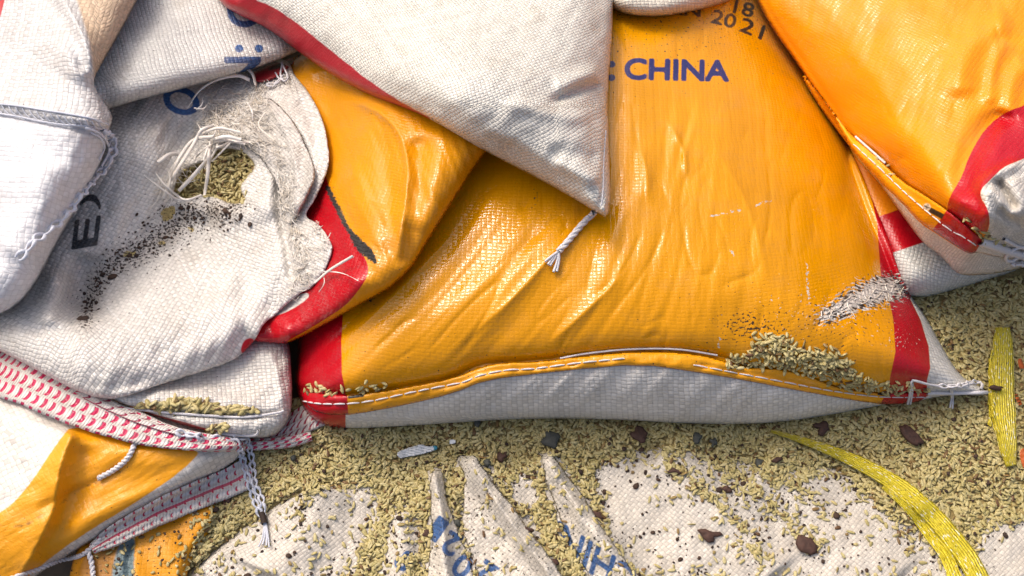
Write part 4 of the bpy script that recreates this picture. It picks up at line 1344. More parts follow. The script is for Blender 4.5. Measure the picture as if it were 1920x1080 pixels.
def zT(px, py, sd):
    thin = np.interp(px + 0.25 * (py - 300), [250, 580], [1.0, 0.12])
    z = samp(T_base, px, py) + 0.005 + 0.012 * thin + T_d(px, py, sd) * (0.12 + 0.88 * thin)
    z = smax(z, samp(T_z, px, py) + 0.003 + dome(sd, 16, 0.0015 + 0.004 * thin), 0.003)
    # lower bulge and the dirty trough above it
    z = z + stroke(px, py, [(-40, 590), (80, 640), (220, 640), (360, 590), (480, 520)], 85, 0.020, 'gauss', 0.15)
    z = z + stroke(px, py, [(420, 400), (330, 420), (250, 470), (190, 530), (158, 600)], 50, -0.015, 'gauss', 0.1)
    z = z + stroke(px, py, [(160, 470), (150, 540), (152, 612)], 30, -0.010, 'gauss', 0.15)
    z = z + stroke(px, py, [(110, 500), (95, 560), (90, 620)], 24, 0.010, 'gauss', 0.2)
    z = z + stroke(px, py, [(432, 425), (412, 490), (380, 570)], 20, -0.002, 'gauss', 0.15) + stroke(px, py, [(478, 415), (450, 480), (420, 560), (370, 640)], 24, 0.0015, 'gauss', 0.15)
    z = z + stroke(px, py, [(540, 470), (490, 560), (420, 630), (330, 680)], 26, 0.005, 'gauss', 0.15)
    z = z + stroke(px, py, [(60, 330), (150, 300), (250, 270), (330, 300)], 60, 0.012, 'gauss', 0.15)
    # shoulder below the hole and the ragged flap on its right
    z = z + stroke(px, py, [(330, 398), (400, 396), (470, 400), (530, 380)], 22, 0.008, 'gauss', 0.15)
    z = z + stroke(px, py, [(395, 250), (440, 246), (490, 262), (520, 310), (500, 360), (470, 390)], 18, 0.006, 'gauss', 0.06)
    z = z + stroke(px, py, [(520, 195), (560, 240), (590, 300), (570, 360), (545, 410)], 14, 0.008, 'crease', 0.1, 34)
    z = z + stroke(px, py, [(505, 300), (520, 340), (525, 400), (540, 470), (548, 530)], 9, -0.008, 'gauss', 0.05)
    z = z + stroke(px, py, [(560, 180), (590, 240), (600, 310)], 12, -0.004, 'gauss', 0.1)
    z = z + stroke(px, py, [(300, 240), (340, 255), (380, 250)], 30, -0.010, 'gauss', 0.2)
    h = sdf(HOLE, px, py)
    z = z - 0.007 * sstep(-2, 6, h)
    z = z - sstep(5, 40, sd) * 0.0010 * crinkle((px + .5 * py) / 80 + 19, (py - .5 * px) / 100) * sstep(-.05, .3, noise(px / 90 + 13, py / 90))
    z = z + 0.0016 * noise((px + 0.6 * py) / 55, (py - 0.4 * px) / 90) + 0.0012 * noise((px + .5 * py) / 21, (py - .3 * px) / 50)
    z = z + 0.0005 * sstep(440, 520, px) * fbm(px / 16, py / 16, 2)
    return z


def dirtT(px, py):
    d, t, s = line(px, py, [(440, 390), (390, 400), (340, 410), (310, 440), (255, 470), (205, 500), (175, 545), (158, 608)])
    b = 0.40 * np.exp(-(d / np.interp(t, [0, .4, 1], [26, 36, 14])) ** 1.4)
    return b + 0.10 * np.exp(-(d / 90) ** 2) + 0.14 * sstep(420, 250, py) * sstep(150, 400, px) * 0.6


TTXT = [('E', (181, 459), (7, -54), (-46, 8)), (')', (187, 392), (5, -22), (-36, -8))]
TTXTB = [('O', (377, 216), (-10, -50), (-64, -4))]
mT = sack_mat('white_woven_torn', [dict(c=lin(212, 208, 201), rough=0.40), dict(attr='ink', c=INK, rough=.5, soft=1, namp=1, nscale=400, wear=.3), dict(attr='inkb', c=(0.03, 0.11, 0.30, 1), rough=.5, soft=1, namp=1, nscale=400, wear=.3),
              dict(attr='scr', c=lin(232, 230, 226), rough=.4, soft=.7, namp=2.4, nscale=300), dict(attr='smudge', c=lin(128, 112, 92), rough=.6, soft=22, namp=14, nscale=90, max=.55), dict(attr='hole', c=lin(150, 132, 80), rough=.8, soft=1.5), dict(attr='rice', c=lin(178, 158, 96), rough=.6, soft=1, namp=9, nscale=200), dict(attr='red', c=RED, rough=.3, film=1)], 0.0036, 0.0036, speck=1.0, wrinkle=0.0009, tint=0.15)
ts = cloth('rice_sack', T_OUT, zT, mT, 3.2, dict(ink=lambda x, y: text_sdf(x, y, TTXT, 1.6), inkb=lambda x, y: text_sdf(x, y, TTXTB, 2.2), scr=lambda x, y: scratch(x, y, SCR_T), smudge=lambda x, y: np.clip(12 - line(x, y, [(440, 390), (390, 400), (340, 410), (310, 440), (255, 470), (205, 500), (175, 545), (158, 608)])[0], -60, 60), hole=lambda x, y: sdf(HOLE, x, y) - 1,
           rice=lambda x, y: np.maximum(np.maximum(sdf([(296, 398), (312, 384), (334, 388), (330, 408), (306, 420)], x, y), sdf([(350, 424), (365, 424), (368, 434), (352, 436)], x, y)), np.maximum(sdf([(226, 474), (256, 466), (258, 480), (232, 486)], x, y), sdf([(296, 452), (312, 450), (312, 462), (298, 464)], x, y))) - 2,
           red=lambda x, y: sdf([(455, 640), (470, 632), (480, 640), (462, 660), (450, 664)], x, y), dirt=dirtT),
           thick=lambda x, y, s: dome(s, 90, 0.03) + .0006, uvrot=radians(24), rough_edge=0.8, smooth_n=0)
tag(ts, 'torn dirty white sack with a ragged rice filled hole and letter E, on the left', 'sack', SG)
hr = rice_on('rice_in_hole', HOLE, 700, ts, 0.004, 0.85, spread=2)

# the ragged flap hanging over the hole
fl_z = blur(ZB, 5)
FLAP = [(384, 240), (400, 222), (440, 206), (478, 190), (504, 184), (532, 206), (556, 238), (576, 280), (590, 322), (584, 352), (566, 388), (552, 412), (540, 420), (528, 392), (520, 350), (500, 312), (478, 286), (450, 268), (415, 262), (392, 262)]


def zFl(px, py, sd):
    z = samp(fl_z, px, py) + 0.004 + dome(sd, 14, 0.003)
    z = z + stroke(px, py, [(500, 195), (530, 240), (552, 300), (556, 350), (545, 410)], 9, 0.007, 'crease', 0.1, 26) + stroke(px, py, [(470, 210), (505, 260), (530, 330)], 9, -0.004, 'gauss', 0.15)
    z = z + stroke(px, py, [(560, 255), (572, 300), (568, 360)], 8, -0.003, 'gauss', .2)
    return z + 0.0012 * fbm(px / 26, py / 26, 2)


fl = cloth('torn_flap', FLAP, zFl, mT, 2.8, dict(dirt=lambda x, y: 0.12 + 0.10 * noise(x / 20, y / 20), ink=lambda x, y: zero(x, y) - 20, inkb=lambda x, y: zero(x, y) - 20, hole=lambda x, y: zero(x, y) - 20, scr=lambda x, y: zero(x, y) - 9, smudge=lambda x, y: 14 * noise(x / 26, y / 26) - 6, rice=lambda x, y: zero(x, y) - 20, red=lambda x, y: zero(x, y) - 20), parent=ts, thick=0.0008, rough_edge=1.0, uvrot=radians(50), smooth_n=0)
SH_ = [(505, 392), (530, 384), (545, 396), (556, 430), (566, 470), (572, 500), (560, 530), (536, 556), (520, 560), (530, 500), (522, 440)]
# crumbs caught in the trough of the torn sack and round its tear
n = 1300
c0 = spline([(450, 400), (400, 402), (345, 408), (312, 436), (262, 462), (210, 498), (180, 540), (160, 604)], 2)
tq = RNG.beta(1.0, 1.2, n); ii = (tq * (len(c0) - 1)).astype(int)
sp_ = np.interp(tq, [0, .35, .7, 1], [20, 30, 16, 8])
xx = c0[ii, 0] + RNG.normal(0, 1, n) * sp_ * .9; yy = c0[ii, 1] + RNG.normal(0, 1, n) * sp_ * .75
kk = (fbm(xx / 16, yy / 16, 2) + RNG.normal(0, .35, n) > 0.12) & (sdf_full(np.array(HOLE, float), xx, yy)[0] < 2)
xx, yy = xx[kk], yy[kk]; nn = len(xx)
sz = np.exp(RNG.normal(-0.35, 0.6, nn)) * 0.00062
V_, F_, r_ = grains(P(xx, yy, samp(ZB, xx, yy) + 0.0005), sz * 1.5, sz, sz * .5, RNG.uniform(0, 6.28, nn), RNG.normal(0, .2, nn), RNG.normal(0, .2, nn))
o = mk_mesh('dark_crumbs', V_ + RNG.normal(0, 1, V_.shape) * .0001, F_, M_CRUMB, None, attrs=dict(rnd=r_), smooth=False)
tag(o, 'black crumbs collected in the trough of the torn white sack', 'crumbs', None, 'stuff')

# loose tapes and fibres of the tear
mb = MB()
up = np.array([0.0, -0.35, 0.94])
TAPES = [([(350, 205, .004), (372, 172, .012), (405, 150, .016), (445, 142, .014), (468, 150, .006)], .0016), ([(372, 158, .006), (400, 136, .016), (440, 124, .018), (470, 134, .012), (480, 160, .004)], .0014),
         ([(318, 330, .004), (340, 290, .014), (365, 262, .018), (402, 256, .010)], .0016), ([(318, 342, .004), (332, 318, .012), (362, 272, .020), (378, 245, .016), (400, 236, .006)], .0016),
         ([(335, 358, .006), (362, 330, .014), (378, 312, .016), (392, 296, .010)], .0017), ([(383, 366, .006), (389, 330, .016), (392, 296, .018), (396, 262, .010)], .0016),
         ([(296, 304, .004), (318, 290, .012), (334, 288, .012)], .0018), ([(314, 316, .010), (318, 340, .008), (306, 372, .002)], .0016),
         ([(292, 326, .006), (310, 348, .010), (345, 374, .009), (378, 366, .006)], .0010), ([(270, 330, .002), (300, 352, .008), (330, 372, .008), (352, 378, .004)], .0008),
         ([(395, 262, .008), (425, 256, .012), (452, 262, .008)], .0016), ([(388, 268, .008), (420, 262, .013), (460, 270, .006)], .0014), ([(380, 250, .010), (410, 240, .012), (450, 248, .006)], .0012),
         ([(590, 530, .002), (620, 505, .010), (662, 480, .012)], .0010), ([(600, 508, .002), (640, 512, .010), (672, 526, .010)], .0004), ([(605, 510, .003), (608, 530, .006), (598, 548, .004)], .0003)]
for pts, wd_ in TAPES:
    p = path(pts, 0.003)
    tw = np.linspace(-0.7, 0.7, len(p)) + RNG.uniform(-0.6, 0.6)
    nv = np.stack([np.sin(tw), 0 * tw - 0.35, np.cos(tw)], -1)
    mb.strip(p, nv, wd_, 0.00012, RNG.uniform(0, 0.5))
for k in range(13):
    a = RNG.uniform(0, 1)
    x0, y0 = np.interp(a, [0, .4, 1], [345, 400, 470]), np.interp(a, [0, .4, 1], [300, 262, 268])
    if k % 3 == 0: x0, y0 = RNG.uniform(370, 500), RNG.uniform(170, 240)
    an = RNG.normal(2.3, 0.7); l = RNG.uniform(24, 62); cv = RNG.normal(0, 0.5)
    p = path([(x0, y0, .004), (x0 + l * .5 * cos(an), y0 + l * .5 * sin(an), RNG.uniform(.008, .018)), (x0 + l * cos(an + cv), y0 + l * sin(an + cv), RNG.uniform(.002, .012))], 0.003)
    tw = np.linspace(-1, 1, len(p)) * RNG.uniform(.3, 1.2) + RNG.uniform(-0.6, 0.6)
    mb.strip(p, np.stack([np.sin(tw), 0 * tw - 0.35, np.cos(tw)], -1), RNG.uniform(.0004, .0011), 0.00010, RNG.uniform(0, .6))
mb.build('torn_tapes', M_TAPE, ts)
mb = MB()
zb_ = blur(ZB, 4)


def fuzz(cl, n, spread, L, ang, sa, r=(0.0002, 0.00042), lift=0.005):
    c = spline(cl, 3.0)
    for k in range(n):
        q = c[RNG.integers(len(c))] + RNG.normal(0, spread, 2)
        a = ang + RNG.normal(0, sa); l = RNG.uniform(0.4, 1.0) * L; b = RNG.normal(0, 0.5)
        pts = [(q[0], q[1], 0), (q[0] + l * .5 * cos(a), q[1] + l * .5 * sin(a), lift * RNG.uniform(0.2, 1)), (q[0] + l * cos(a + b), q[1] + l * sin(a + b), lift * RNG.uniform(0, 1))]
        mb.tube(path(pts, 0.0006, 3, zb_), RNG.uniform(*r), 4, RNG.uniform(0, 1))


fuzz([(375, 215), (400, 190), (440, 180), (480, 175)], 90, 12, 34, 0.4, 0.8)
fuzz([(380, 240), (430, 225), (490, 225)], 100, 14, 40, 0.1, 0.7)
fuzz([(395, 258), (440, 256), (490, 268)], 50, 5, 44, 0.15, 0.4)
fuzz([(500, 255), (520, 300), (535, 350), (540, 420)], 80, 8, 22, 0.9, 0.9)
fuzz([(525, 330), (530, 380), (545, 430), (560, 470)], 40, 7, 22, 1.3, 0.7)
fuzz([(548, 440), (560, 470), (570, 500), (555, 530), (540, 548)], 90, 9, 26, 0.6, 1.3)
fuzz([(340, 300), (318, 330), (305, 360)], 34, 9, 44, 1.0, 0.7, lift=0.01)
fuzz([(470, 140), (505, 150), (540, 140)], 26, 6, 34, 1.5, 0.4)
fuzz([(590, 470), (600, 450), (580, 410)], 24, 4, 22, 0.4, 0.7)
mb.build('frayed_fibres', M_TAPE, ts)
mb = MB()
chain(mb, path([(500, 160), (512, 158), (525, 150), (536, 142)], 0.004), 0.0010, 0.008)
mb.tube(path([(528, 118), (534, 130), (540, 146), (532, 152), (526, 140), (530, 116)], 0.005), 0.0010, 5)
mb.tube(path([(516, 136), (522, 146), (528, 150)], 0.004), 0.0009, 5)
mb.build('thread_tie', M_THREAD, ts)

# red strip showing at the top of the torn flap
rs_z = blur(ZB, 6)
rs = cloth('red_stripe_corner', [(466, 140), (500, 122), (545, 108), (556, 112), (540, 128), (516, 148), (480, 158)], lambda x, y, s: samp(rs_z, x, y) + 0.003 + dome(s, 10, 0.002), sack_mat('red_film_dirty', [dict(c=(0.30, 0.012, 0.02, 1), rough=.35, film=1), dict(attr='k', c=(0.03, 0.025, 0.02, 1), rough=.6, film=.5, soft=2)], speck=.6), 3,
           dict(k=lambda x, y: sdf([(498, 128), (548, 110), (552, 116), (510, 134)], x, y), dirt=lambda x, y: .2 + zero(x, y)), parent=ts, thick=.001)

# ================================================================== upper white sack with blue lettering
U_OUT = [(60, -130), (760, -130), (720, 40), (640, 70), (585, 88), (558, 96), (530, 110), (470, 131), (380, 157), (300, 177), (240, 193), (205, 204), (160, 214), (100, 160)]
U_base = blur(ZB, 50); U_z = blur(ZB, 7)


def zU(px, py, sd):
    z = samp(U_base, px, py) + 0.012 + dome(sd, 130, 0.040, 2.0)
    z = smax(z, samp(U_z, px, py) + 0.003 + dome(sd, 20, 0.006), 0.004)
    z = z + stroke(px, py, [(200, 190), (330, 150), (460, 110), (560, 70)], 40, 0.006, 'gauss', 0.1)
    z = z + 0.003 * noise(px / 130, py / 90 + 3) + 0.0011 * noise((px - .7 * py) / 30, py / 60)
    return z


UTXT = [('N', (488, 168), (0, -60), (-66, 0)), (':', (492, 97), (0, -12), (-50, 0)), ('C', (490, 50), (2, -52), (-64, 0))]
mU = sack_mat('white_woven_b', [dict(c=lin(205, 204, 200), rough=0.42), dict(attr='inkb', c=(0.025, 0.085, 0.25, 1), rough=.5, soft=1, namp=1, nscale=400, wear=.35)], 0.0037, 0.0032, speck=0.6)
us_ = cloth('rice_sack', U_OUT, zU, mU, 3.6, dict(inkb=lambda x, y: text_sdf(x, y, UTXT, 1.8), dirt=lambda x, y: 0.08 + 0.08 * sstep(500, 250, x)), thick=lambda x, y, s: dome(s, 130, 0.035) + .0006, uvrot=radians(-15))
tag(us_, 'white woven sack with blue printed letters, squeezed under the top white sack', 'sack', SG)

# ================================================================== leftmost white sack with crochet seam
K_OUT = [(-140, -140), (300, -140), (280, -40), (257, 0), (228, 55), (192, 118), (172, 152), (186, 176), (205, 202), (213, 222), (206, 240), (200, 270), (190, 305), (168, 345), (148, 384), (122, 428), (97, 472), (72, 524), (40, 566), (0, 592), (-140, 620)]
K_base = blur(ZB, 60); K_z = blur(ZB, 8)


def zK(px, py, sd):
    z = samp(K_base, px, py) + 0.016 + dome(sd, 110, 0.050, 2.2)
    z = smax(z, samp(K_z, px, py) + 0.003 + dome(sd, 20, 0.006), 0.005)
    z = z + stroke(px, py, [(95, -60), (120, 0), (150, 55), (168, 105), (178, 150)], 70, 0.018, 'crease', 0.0, 22)
    z = z + stroke(px, py, [(60, -40), (105, 20), (140, 75), (160, 140)], 12, -0.006, 'gauss', 0.1)
    z = z + stroke(px, py, [(0, 60), (60, 75), (120, 100), (170, 165)], 18, 0.003, 'gauss', 0.2) + stroke(px, py, [(40, 90), (110, 140), (180, 180)], 9, -0.002, 'gauss', 0.2)
    z = z + stroke(px, py, [(-40, 190), (30, 196), (110, 212), (205, 236)], 14, 0.005, 'gauss', 0.05) + stroke(px, py, [(-40, 214), (40, 222), (130, 238), (200, 250)], 8, -0.003, 'gauss', 0.05)
    z = z + stroke(px, py, [(60, 300), (70, 400), (40, 500)], 60, 0.008, 'gauss', 0.15)
    z = z + 0.0025 * noise(px / 60, py / 70) + 0.001 * noise(px / 18, py / 26)
    return z


mK = sack_mat('white_woven_c', [dict(c=lin(210, 208, 206), rough=0.40), dict(attr='red', c=RED, rough=.3, film=1), dict(attr='tan', c=lin(196, 170, 142), rough=.5, soft=3), dict(attr='smooth', c=lin(212, 212, 214), rough=.4, film=.45, soft=4)], 0.0050, 0.0050, speck=0.4, wrinkle=0.0008, tint=0.16)  # tan layer paints in the shade of the right side that slopes away
ks = cloth('rice_sack', K_OUT, zK, mK, 3.4, dict(red=lambda x, y: sdf([(-20, -20), (13, -20), (6, 12), (-2, 40), (-20, 60)], x, y, 1), tan=lambda x, y: sdf([(128, -60), (150, 20), (168, 80), (180, 160), (330, -60)], x, y, 0), smooth=lambda x, y: np.clip(y - np.interp(x, [-100, 0, 110, 205], [205, 208, 228, 250]), -FAR, FAR), dirt=lambda x, y: 0.05 + zero(x, y)), thick=lambda x, y, s: dome(s, 110, 0.04) + .0006, uvrot=radians(4))
tag(ks, 'white sack at the left edge with a crocheted seam and hanging thread loop', 'sack', SG)
mb = MB()
mb.tube(path([(-20, 194), (30, 198), (80, 206), (130, 214), (170, 222), (204, 234)], 0.0012), 0.0009, 5)
mb.tube(path([(-20, 210), (30, 218), (80, 228), (120, 234), (160, 236), (200, 244)], 0.0012), 0.0009, 5)
for k in range(16):
    x = -10 + k * 13
    mb.tube(path([(x, 196 + x * .18), (x + 6, 206 + x * .18), (x + 14, 214 + x * .17)], 0.0014, 2), 0.0005, 4)
mb.build('seam_stitching', M_THREADB, ks)
mb = MB()
chain(mb, path([(192, 246, .002), (206, 256, .004), (213, 276, .006), (206, 300, .006), (192, 318, .004), (176, 334, .003), (150, 366, .002), (128, 396, .001), (100, 425, .001), (72, 446), (52, 466), (34, 486)], 0.002), 0.0017, 0.0105)
mb.tube(path([(160, 240, .002), (180, 246, .004), (198, 262, .006), (204, 284, .006), (190, 312, .004)], 0.002), 0.0011, 5)
mb.tube(path([(170, 248, .002), (188, 258, .005), (196, 276, .006), (186, 300, .004)], 0.002), 0.0008, 5)
mb.build('chain_thread', M_THREADB, ks)

# ================================================================== small white sack edge at the top
W_OUT = [(1100, -130), (1120, -20), (1146, 15), (1175, 28), (1232, 33), (1290, 23), (1340, 12), (1376, 0), (1420, -40), (1440, -130)]
W_base = blur(ZB, 40)
mW = sack_mat('white_woven_d', [dict(c=lin(222, 214, 196), rough=0.42)], 0.0036, 0.0036)
ws = cloth('rice_sack', W_OUT, lambda x, y, s: samp(W_base, x, y) + 0.004 + dome(s, 50, 0.034) + 0.0016 * noise(x / 50, y / 30), mW, 4, None, thick=lambda x, y, s: dome(s, 50, 0.03) + .0004)
tag(ws, 'rounded white sack end at the top edge above the year 2021', 'sack', SG)

# ================================================================== top white sack with the red edge and pointed corner
C_OUT = [(330, -150), (405, 0), (442, 26), (500, 51), (558, 96), (624, 142), (691, 178), (767, 205), (812, 226), (860, 254), (905, 281), (950, 305), (1003, 332), (1060, 363), (1098, 386), (1122, 400), (1137, 409), (1140, 405), (1143, 385), (1145, 368), (1143, 300), (1140, 222), (1140, 158), (1147, 89), (1150, 0), (1155, -150)]
C_base = blur(ZB, 60); C_z = blur(ZB, 8)


C_d = sdome(C_OUT, 150, 0.062, 16)


def zC(px, py, sd):
    z = samp(C_base, px, py) + 0.010 + C_d(px, py, sd)
    z = smax(z, samp(C_z, px, py) + 0.004 + dome(sd, 22, 0.008), 0.005)
    z = z + stroke(px, py, [(1138, 160), (1100, 165), (1060, 180), (1028, 194)], 9, -0.006, 'gauss', 0.2) + stroke(px, py, [(1130, 135), (1085, 145), (1035, 168)], 16, 0.006, 'gauss', 0.2)
    z = z + stroke(px, py, [(1120, 215), (1070, 220), (1000, 205), (930, 190)], 15, 0.004, 'gauss', 0.2)
    z = z + stroke(px, py, [(1130, 300), (1080, 290), (1020, 280)], 16, -0.003, 'gauss', 0.2) + stroke(px, py, [(1130, 340), (1080, 325), (1040, 300)], 12, 0.0025, 'gauss', 0.2)
    z = z + stroke(px, py, [(860, 240), (960, 260), (1060, 330)], 14, 0.002, 'gauss', 0.2)
    z = z + stroke(px, py, [(1142, 240), (1134, 300), (1130, 360), (1124, 395)], 5, -0.003, 'gauss', 0.1)
    z = z - sstep(5, 40, sd) * 0.0008 * crinkle((px + py) / 110 + 9, (px - py) / 150) * sstep(0, .35, noise(px / 100 + 3, py / 100))
    z = z + 0.0025 * noise(px / 110, py / 110 + 6) + 0.0010 * noise((px + py) / 34, (px - py) / 60)
    return z


CRED = [(300, -150), (400, -150), (475, 0), (505, 8), (562, 47), (611, 87), (650, 118), (691, 151), (740, 184), (784, 209), (812, 223), (800, 240), (600, 240), (300, 100)]
mC = sack_mat('white_woven_e', [dict(c=lin(220, 216, 205), rough=0.36), dict(attr='red', c=(0.44, 0.012, 0.022, 1), rough=.4, film=.9, soft=1.2, namp=2, nscale=80), dict(attr='scr', c=lin(236, 233, 226), rough=.4, soft=.7, namp=2.2, nscale=300)], 0.0029, 0.0033, speck=0.15, tint=0.13)
cs = cloth('rice_sack', C_OUT, zC, mC, 3.2, dict(red=lambda x, y: sdf(CRED, x, y, 1), dirt=lambda x, y: zero(x, y), scr=lambda x, y: scratch(x, y, SCR_C)), thick=lambda x, y, s: dome(s, 150, 0.055) + .0006, uvrot=radians(-27))
tag(cs, 'white woven sack on top with a red edge and a pointed corner with twisted string', 'sack', SG)
mb = MB()
twist(mb, path([(1114, 398), (1092, 420), (1075, 440), (1058, 460), (1046, 472)], 0.003), 0.0014, 55, 3, 6, 1.15)
for a, b in (((1022, 490), (1032, 482)), ((1027, 496), (1036, 484)), ((1031, 498), (1040, 484)), ((1038, 510), (1045, 488)), ((1044, 509), (1048, 488))):
    mb.tube(path([(1047, 471), b, a], 0.003), 0.0011, 5)
mb.build('twisted_string', M_THREAD, cs)
mb = MB()
mb.tube(path([(1136, 245), (1132, 300), (1131, 350), (1127, 385), (1118, 397)], 0.0002), 0.0006, 5)
mb.build('edge_stitching', M_THREAD, cs)

# ================================================================== big orange sack on the right
R_OUT2 = [(1400, -140), (1405, -40), (1418, 0), (1452, 60), (1490, 112), (1525, 165), (1562, 218), (1600, 290), (1625, 318), (1650, 345), (1690, 402), (1727, 453), (1764, 480), (1780, 498), (1794, 513), (1816, 517), (1850, 515), (1880, 511), (1925, 500), (2060, 470), (2300, 420), (2300, -260), (1380, -260)]
Q_base = blur(ZB, 70); Q_z = blur(ZB, 7)
QC = [(1405, -30), (1450, 55), (1490, 108), (1522, 158), (1560, 212), (1600, 258), (1644, 297), (1690, 342), (1736, 373), (1778, 402), (1838, 450), (1880, 472), (1930, 486), (2060, 500)]


Q_d = sdome(R_OUT2, 250, 0.100, 18)


def zQ(px, py, sd):
    z = np.minimum(samp(Q_base, px, py), 0.09) + 0.014 + Q_d(px, py, sd)
    z = smax(z, samp(Q_z, px, py) + 0.003 + dome(sd, 20, 0.006), 0.005)
    z = z + 0.00011 * np.clip(px - 1480, 0, 700) * sstep(10, 110, sd)
    z = z + stroke(px, py, QC, 16, -0.010, 'crease', 0.0, 26) * sstep(0, 14, sd)
    z = z + 0.010 * np.exp(-((px - 1760) / 140) ** 2 - ((py - 120) / 160) ** 2)
    for ln, wd_, a in (([(1800, 190), (1806, 130), (1850, 60), (1900, 30)], 28, 0.005), ([(1856, 200), (1862, 130), (1885, 70)], 14, 0.003), ([(1880, 220), (1900, 150), (1930, 110)], 20, 0.004),
                      ([(1800, 380), (1815, 300), (1850, 240), (1910, 210)], 24, -0.007), ([(1850, 425), (1852, 380), (1842, 350), (1870, 325), (1920, 300)], 12, 0.006),
                      ([(1850, 348), (1872, 368), (1890, 392), (1915, 412)], 12, 0.008), ([(1866, 332), (1884, 362), (1905, 396)], 8, -0.010), ([(1870, 390), (1895, 412), (1920, 425)], 8, -0.007), ([(1895, 330), (1920, 380), (1940, 430)], 14, 0.006),
                      ([(1850, 450), (1890, 450), (1950, 470)], 10, 0.003)):
        z = z + stroke(px, py, ln, wd_, a, 'gauss', 0.15)
    z = z + sstep(0, 50, sd) * (0.0012 * noise((px + 0.3 * py) / 40, py / 200) + 0.0003 * noise((px + .3 * py) / 14, py / 120) + 0.0006 * noise(px / 40, py / 40))
    z = z - sstep(5, 40, sd) * 0.0009 * crinkle((px + .3 * py) / 80 + 9, py / 170) * sstep(-.1, .3, noise(px / 90 + 3, py / 90))
    z = z + stroke(px, py, [(1712, 440), (1764, 482), (1800, 514)], 10, 0.003, 'gauss', .2)
    return z


QRED = [(1990, 150), (1922, 198), (1895, 206), (1868, 222), (1845, 245), (1828, 272), (1814, 300), (1806, 325), (1796, 344), (1782, 366), (1774, 392), (1790, 412), (1846, 442), (1855, 425), (1855, 405), (1850, 388), (1838, 370), (1839, 354), (1858, 336), (1880, 314), (1900, 305), (1990, 270)]
QWH = [(1850, 440), (1855, 425), (1855, 405), (1850, 388), (1838, 370), (1839, 354), (1858, 336), (1880, 314), (1900, 305), (1990, 270), (2100, 270), (2100, 560), (1700, 560), (1600, 420), (1500, 300), (1560, 240), (1600, 284), (1644, 337), (1690, 379), (1724, 418), (1748, 434), (1820, 480)]
mQ = sack_mat('orange_laminated_sack', [dict(c=ORA, rough=0.18, film=1.0), dict(attr='white', c=lin(218, 212, 202), rough=0.45, film=.1, soft=.9), dict(attr='red', c=(0.46, 0.005, 0.014, 1), rough=.22, film=1, soft=.9, namp=.8)], 0.0038, 0.0034, speck=0.3, film_h=0.00016, wrinkle=0.0006)
qs = cloth('rice_sack', R_OUT2, zQ, mQ, 3.4, dict(white=lambda x, y: sdf(QWH, x, y, 1), red=lambda x, y: sdf(QRED, x, y, 1), dirt=lambda x, y: 0.04 + zero(x, y)), thick=lambda x, y, s: dome(s, 200, 0.07) + .0006, uvrot=radians(32))
tag(qs, 'bulging orange sack on the right with red band and white puckered tied end', 'sack', SG)
QLT = [(1500, 128), (1530, 168), (1566, 214), (1600, 256), (1644, 293), (1689, 338), (1736, 367), (1778, 395), (1810, 421), (1838, 446), (1870, 458), (1900, 468), (1940, 478)]
QLB = [(1940, 494), (1900, 486), (1860, 480), (1832, 472), (1818, 478), (1784, 456), (1750, 433), (1724, 416), (1689, 377), (1644, 336), (1600, 284), (1562, 236), (1526, 184), (1498, 134)]
q_l = blur(ZB, 8); q_m = ZB.copy()
mQL = sack_mat('orange_seam_lip', [dict(c=(0.92, 0.37, 0.006, 1), rough=.28, film=1), dict(attr='white', c=lin(224, 218, 208), rough=.45, film=.4), dict(attr='red', c=RED, rough=.22, film=1), dict(attr='black', c=(0.012, 0.01, 0.01, 1), rough=.4, film=1, namp=.6, nscale=300), dict(attr='mark', c=lin(220, 205, 180), rough=.5, film=1), dict(attr='cross', c=(0.012, 0.01, 0.01, 1), rough=.5, film=1)], 0.0036, 0.0036, speck=.2)
ql = cloth('seam_lip', QLT + QLB, lambda x, y, s: np.maximum(samp(q_l, x, y), samp(q_m, x, y)) + 0.0015 + dome(s, 10, 0.004) + 0.0006 * noise(x / 22, y / 22), mQL, 2.6, dict(
    red=lambda x, y: sdf([(1779, 388), (1846, 446), (1822, 484), (1748, 432), (1763, 412)], x, y, 0), white=lambda x, y: np.clip(x - 1826 - 0.2 * (y - 460), -FAR, FAR) * 1.0,
    black=lambda x, y: sdf([(1744, 388), (1771, 402), (1766, 411), (1740, 397)], x, y, 0), mark=lambda x, y: 7 - np.hypot(x - 1738, y - 388),
    cross=lambda x, y: np.maximum(1.2 - line(x, y, [(1733, 386), (1743, 390)])[0], 1.2 - line(x, y, [(1740, 383), (1736, 393)])[0]), dirt=lambda x, y: .05 + zero(x, y)), parent=qs, thick=.002, smooth_n=1)
mb = MB()
stitches(mb, path([(1600, 270), (1650, 316), (1700, 364), (1764, 418), (1790, 436), (1806, 444), (1830, 460)], 0.0006), 0.0006)
mb.tube(path([(1604, 256), (1640, 288), (1660, 306)], 0.0008), 0.0010, 5)
mb.tube(path([(1838, 452), (1870, 464), (1900, 474), (1940, 486)], 0.001), 0.0032, 8)
mb.build('stitching', M_THREAD, ql)
mb = MB()
mb.tube(path([(1882, 448), (1892, 454), (1908, 462), (1930, 466)], 0.004), 0.0013, 6)
mb.tube(path([(1935, 470), (1912, 464), (1892, 474), (1886, 486), (1896, 490), (1912, 480), (1925, 470)], 0.006), 0.0014, 6)
chain(mb, path([(1895, 494), (1910, 494), (1940, 498)], 0.004), 0.0012, 0.008)
mb.build('thread_tie', M_THREAD, qs)
ro = rice_on('rice_line', [(1806, 412), (1818, 412), (1842, 436), (1870, 446), (1892, 456), (1896, 466), (1870, 462), (1840, 450)], 90, None, 0.003, 1.0, spread=2)
tag(ro, 'few rice grains in the white tied end of the orange sack', 'rice grains', None, 'stuff')
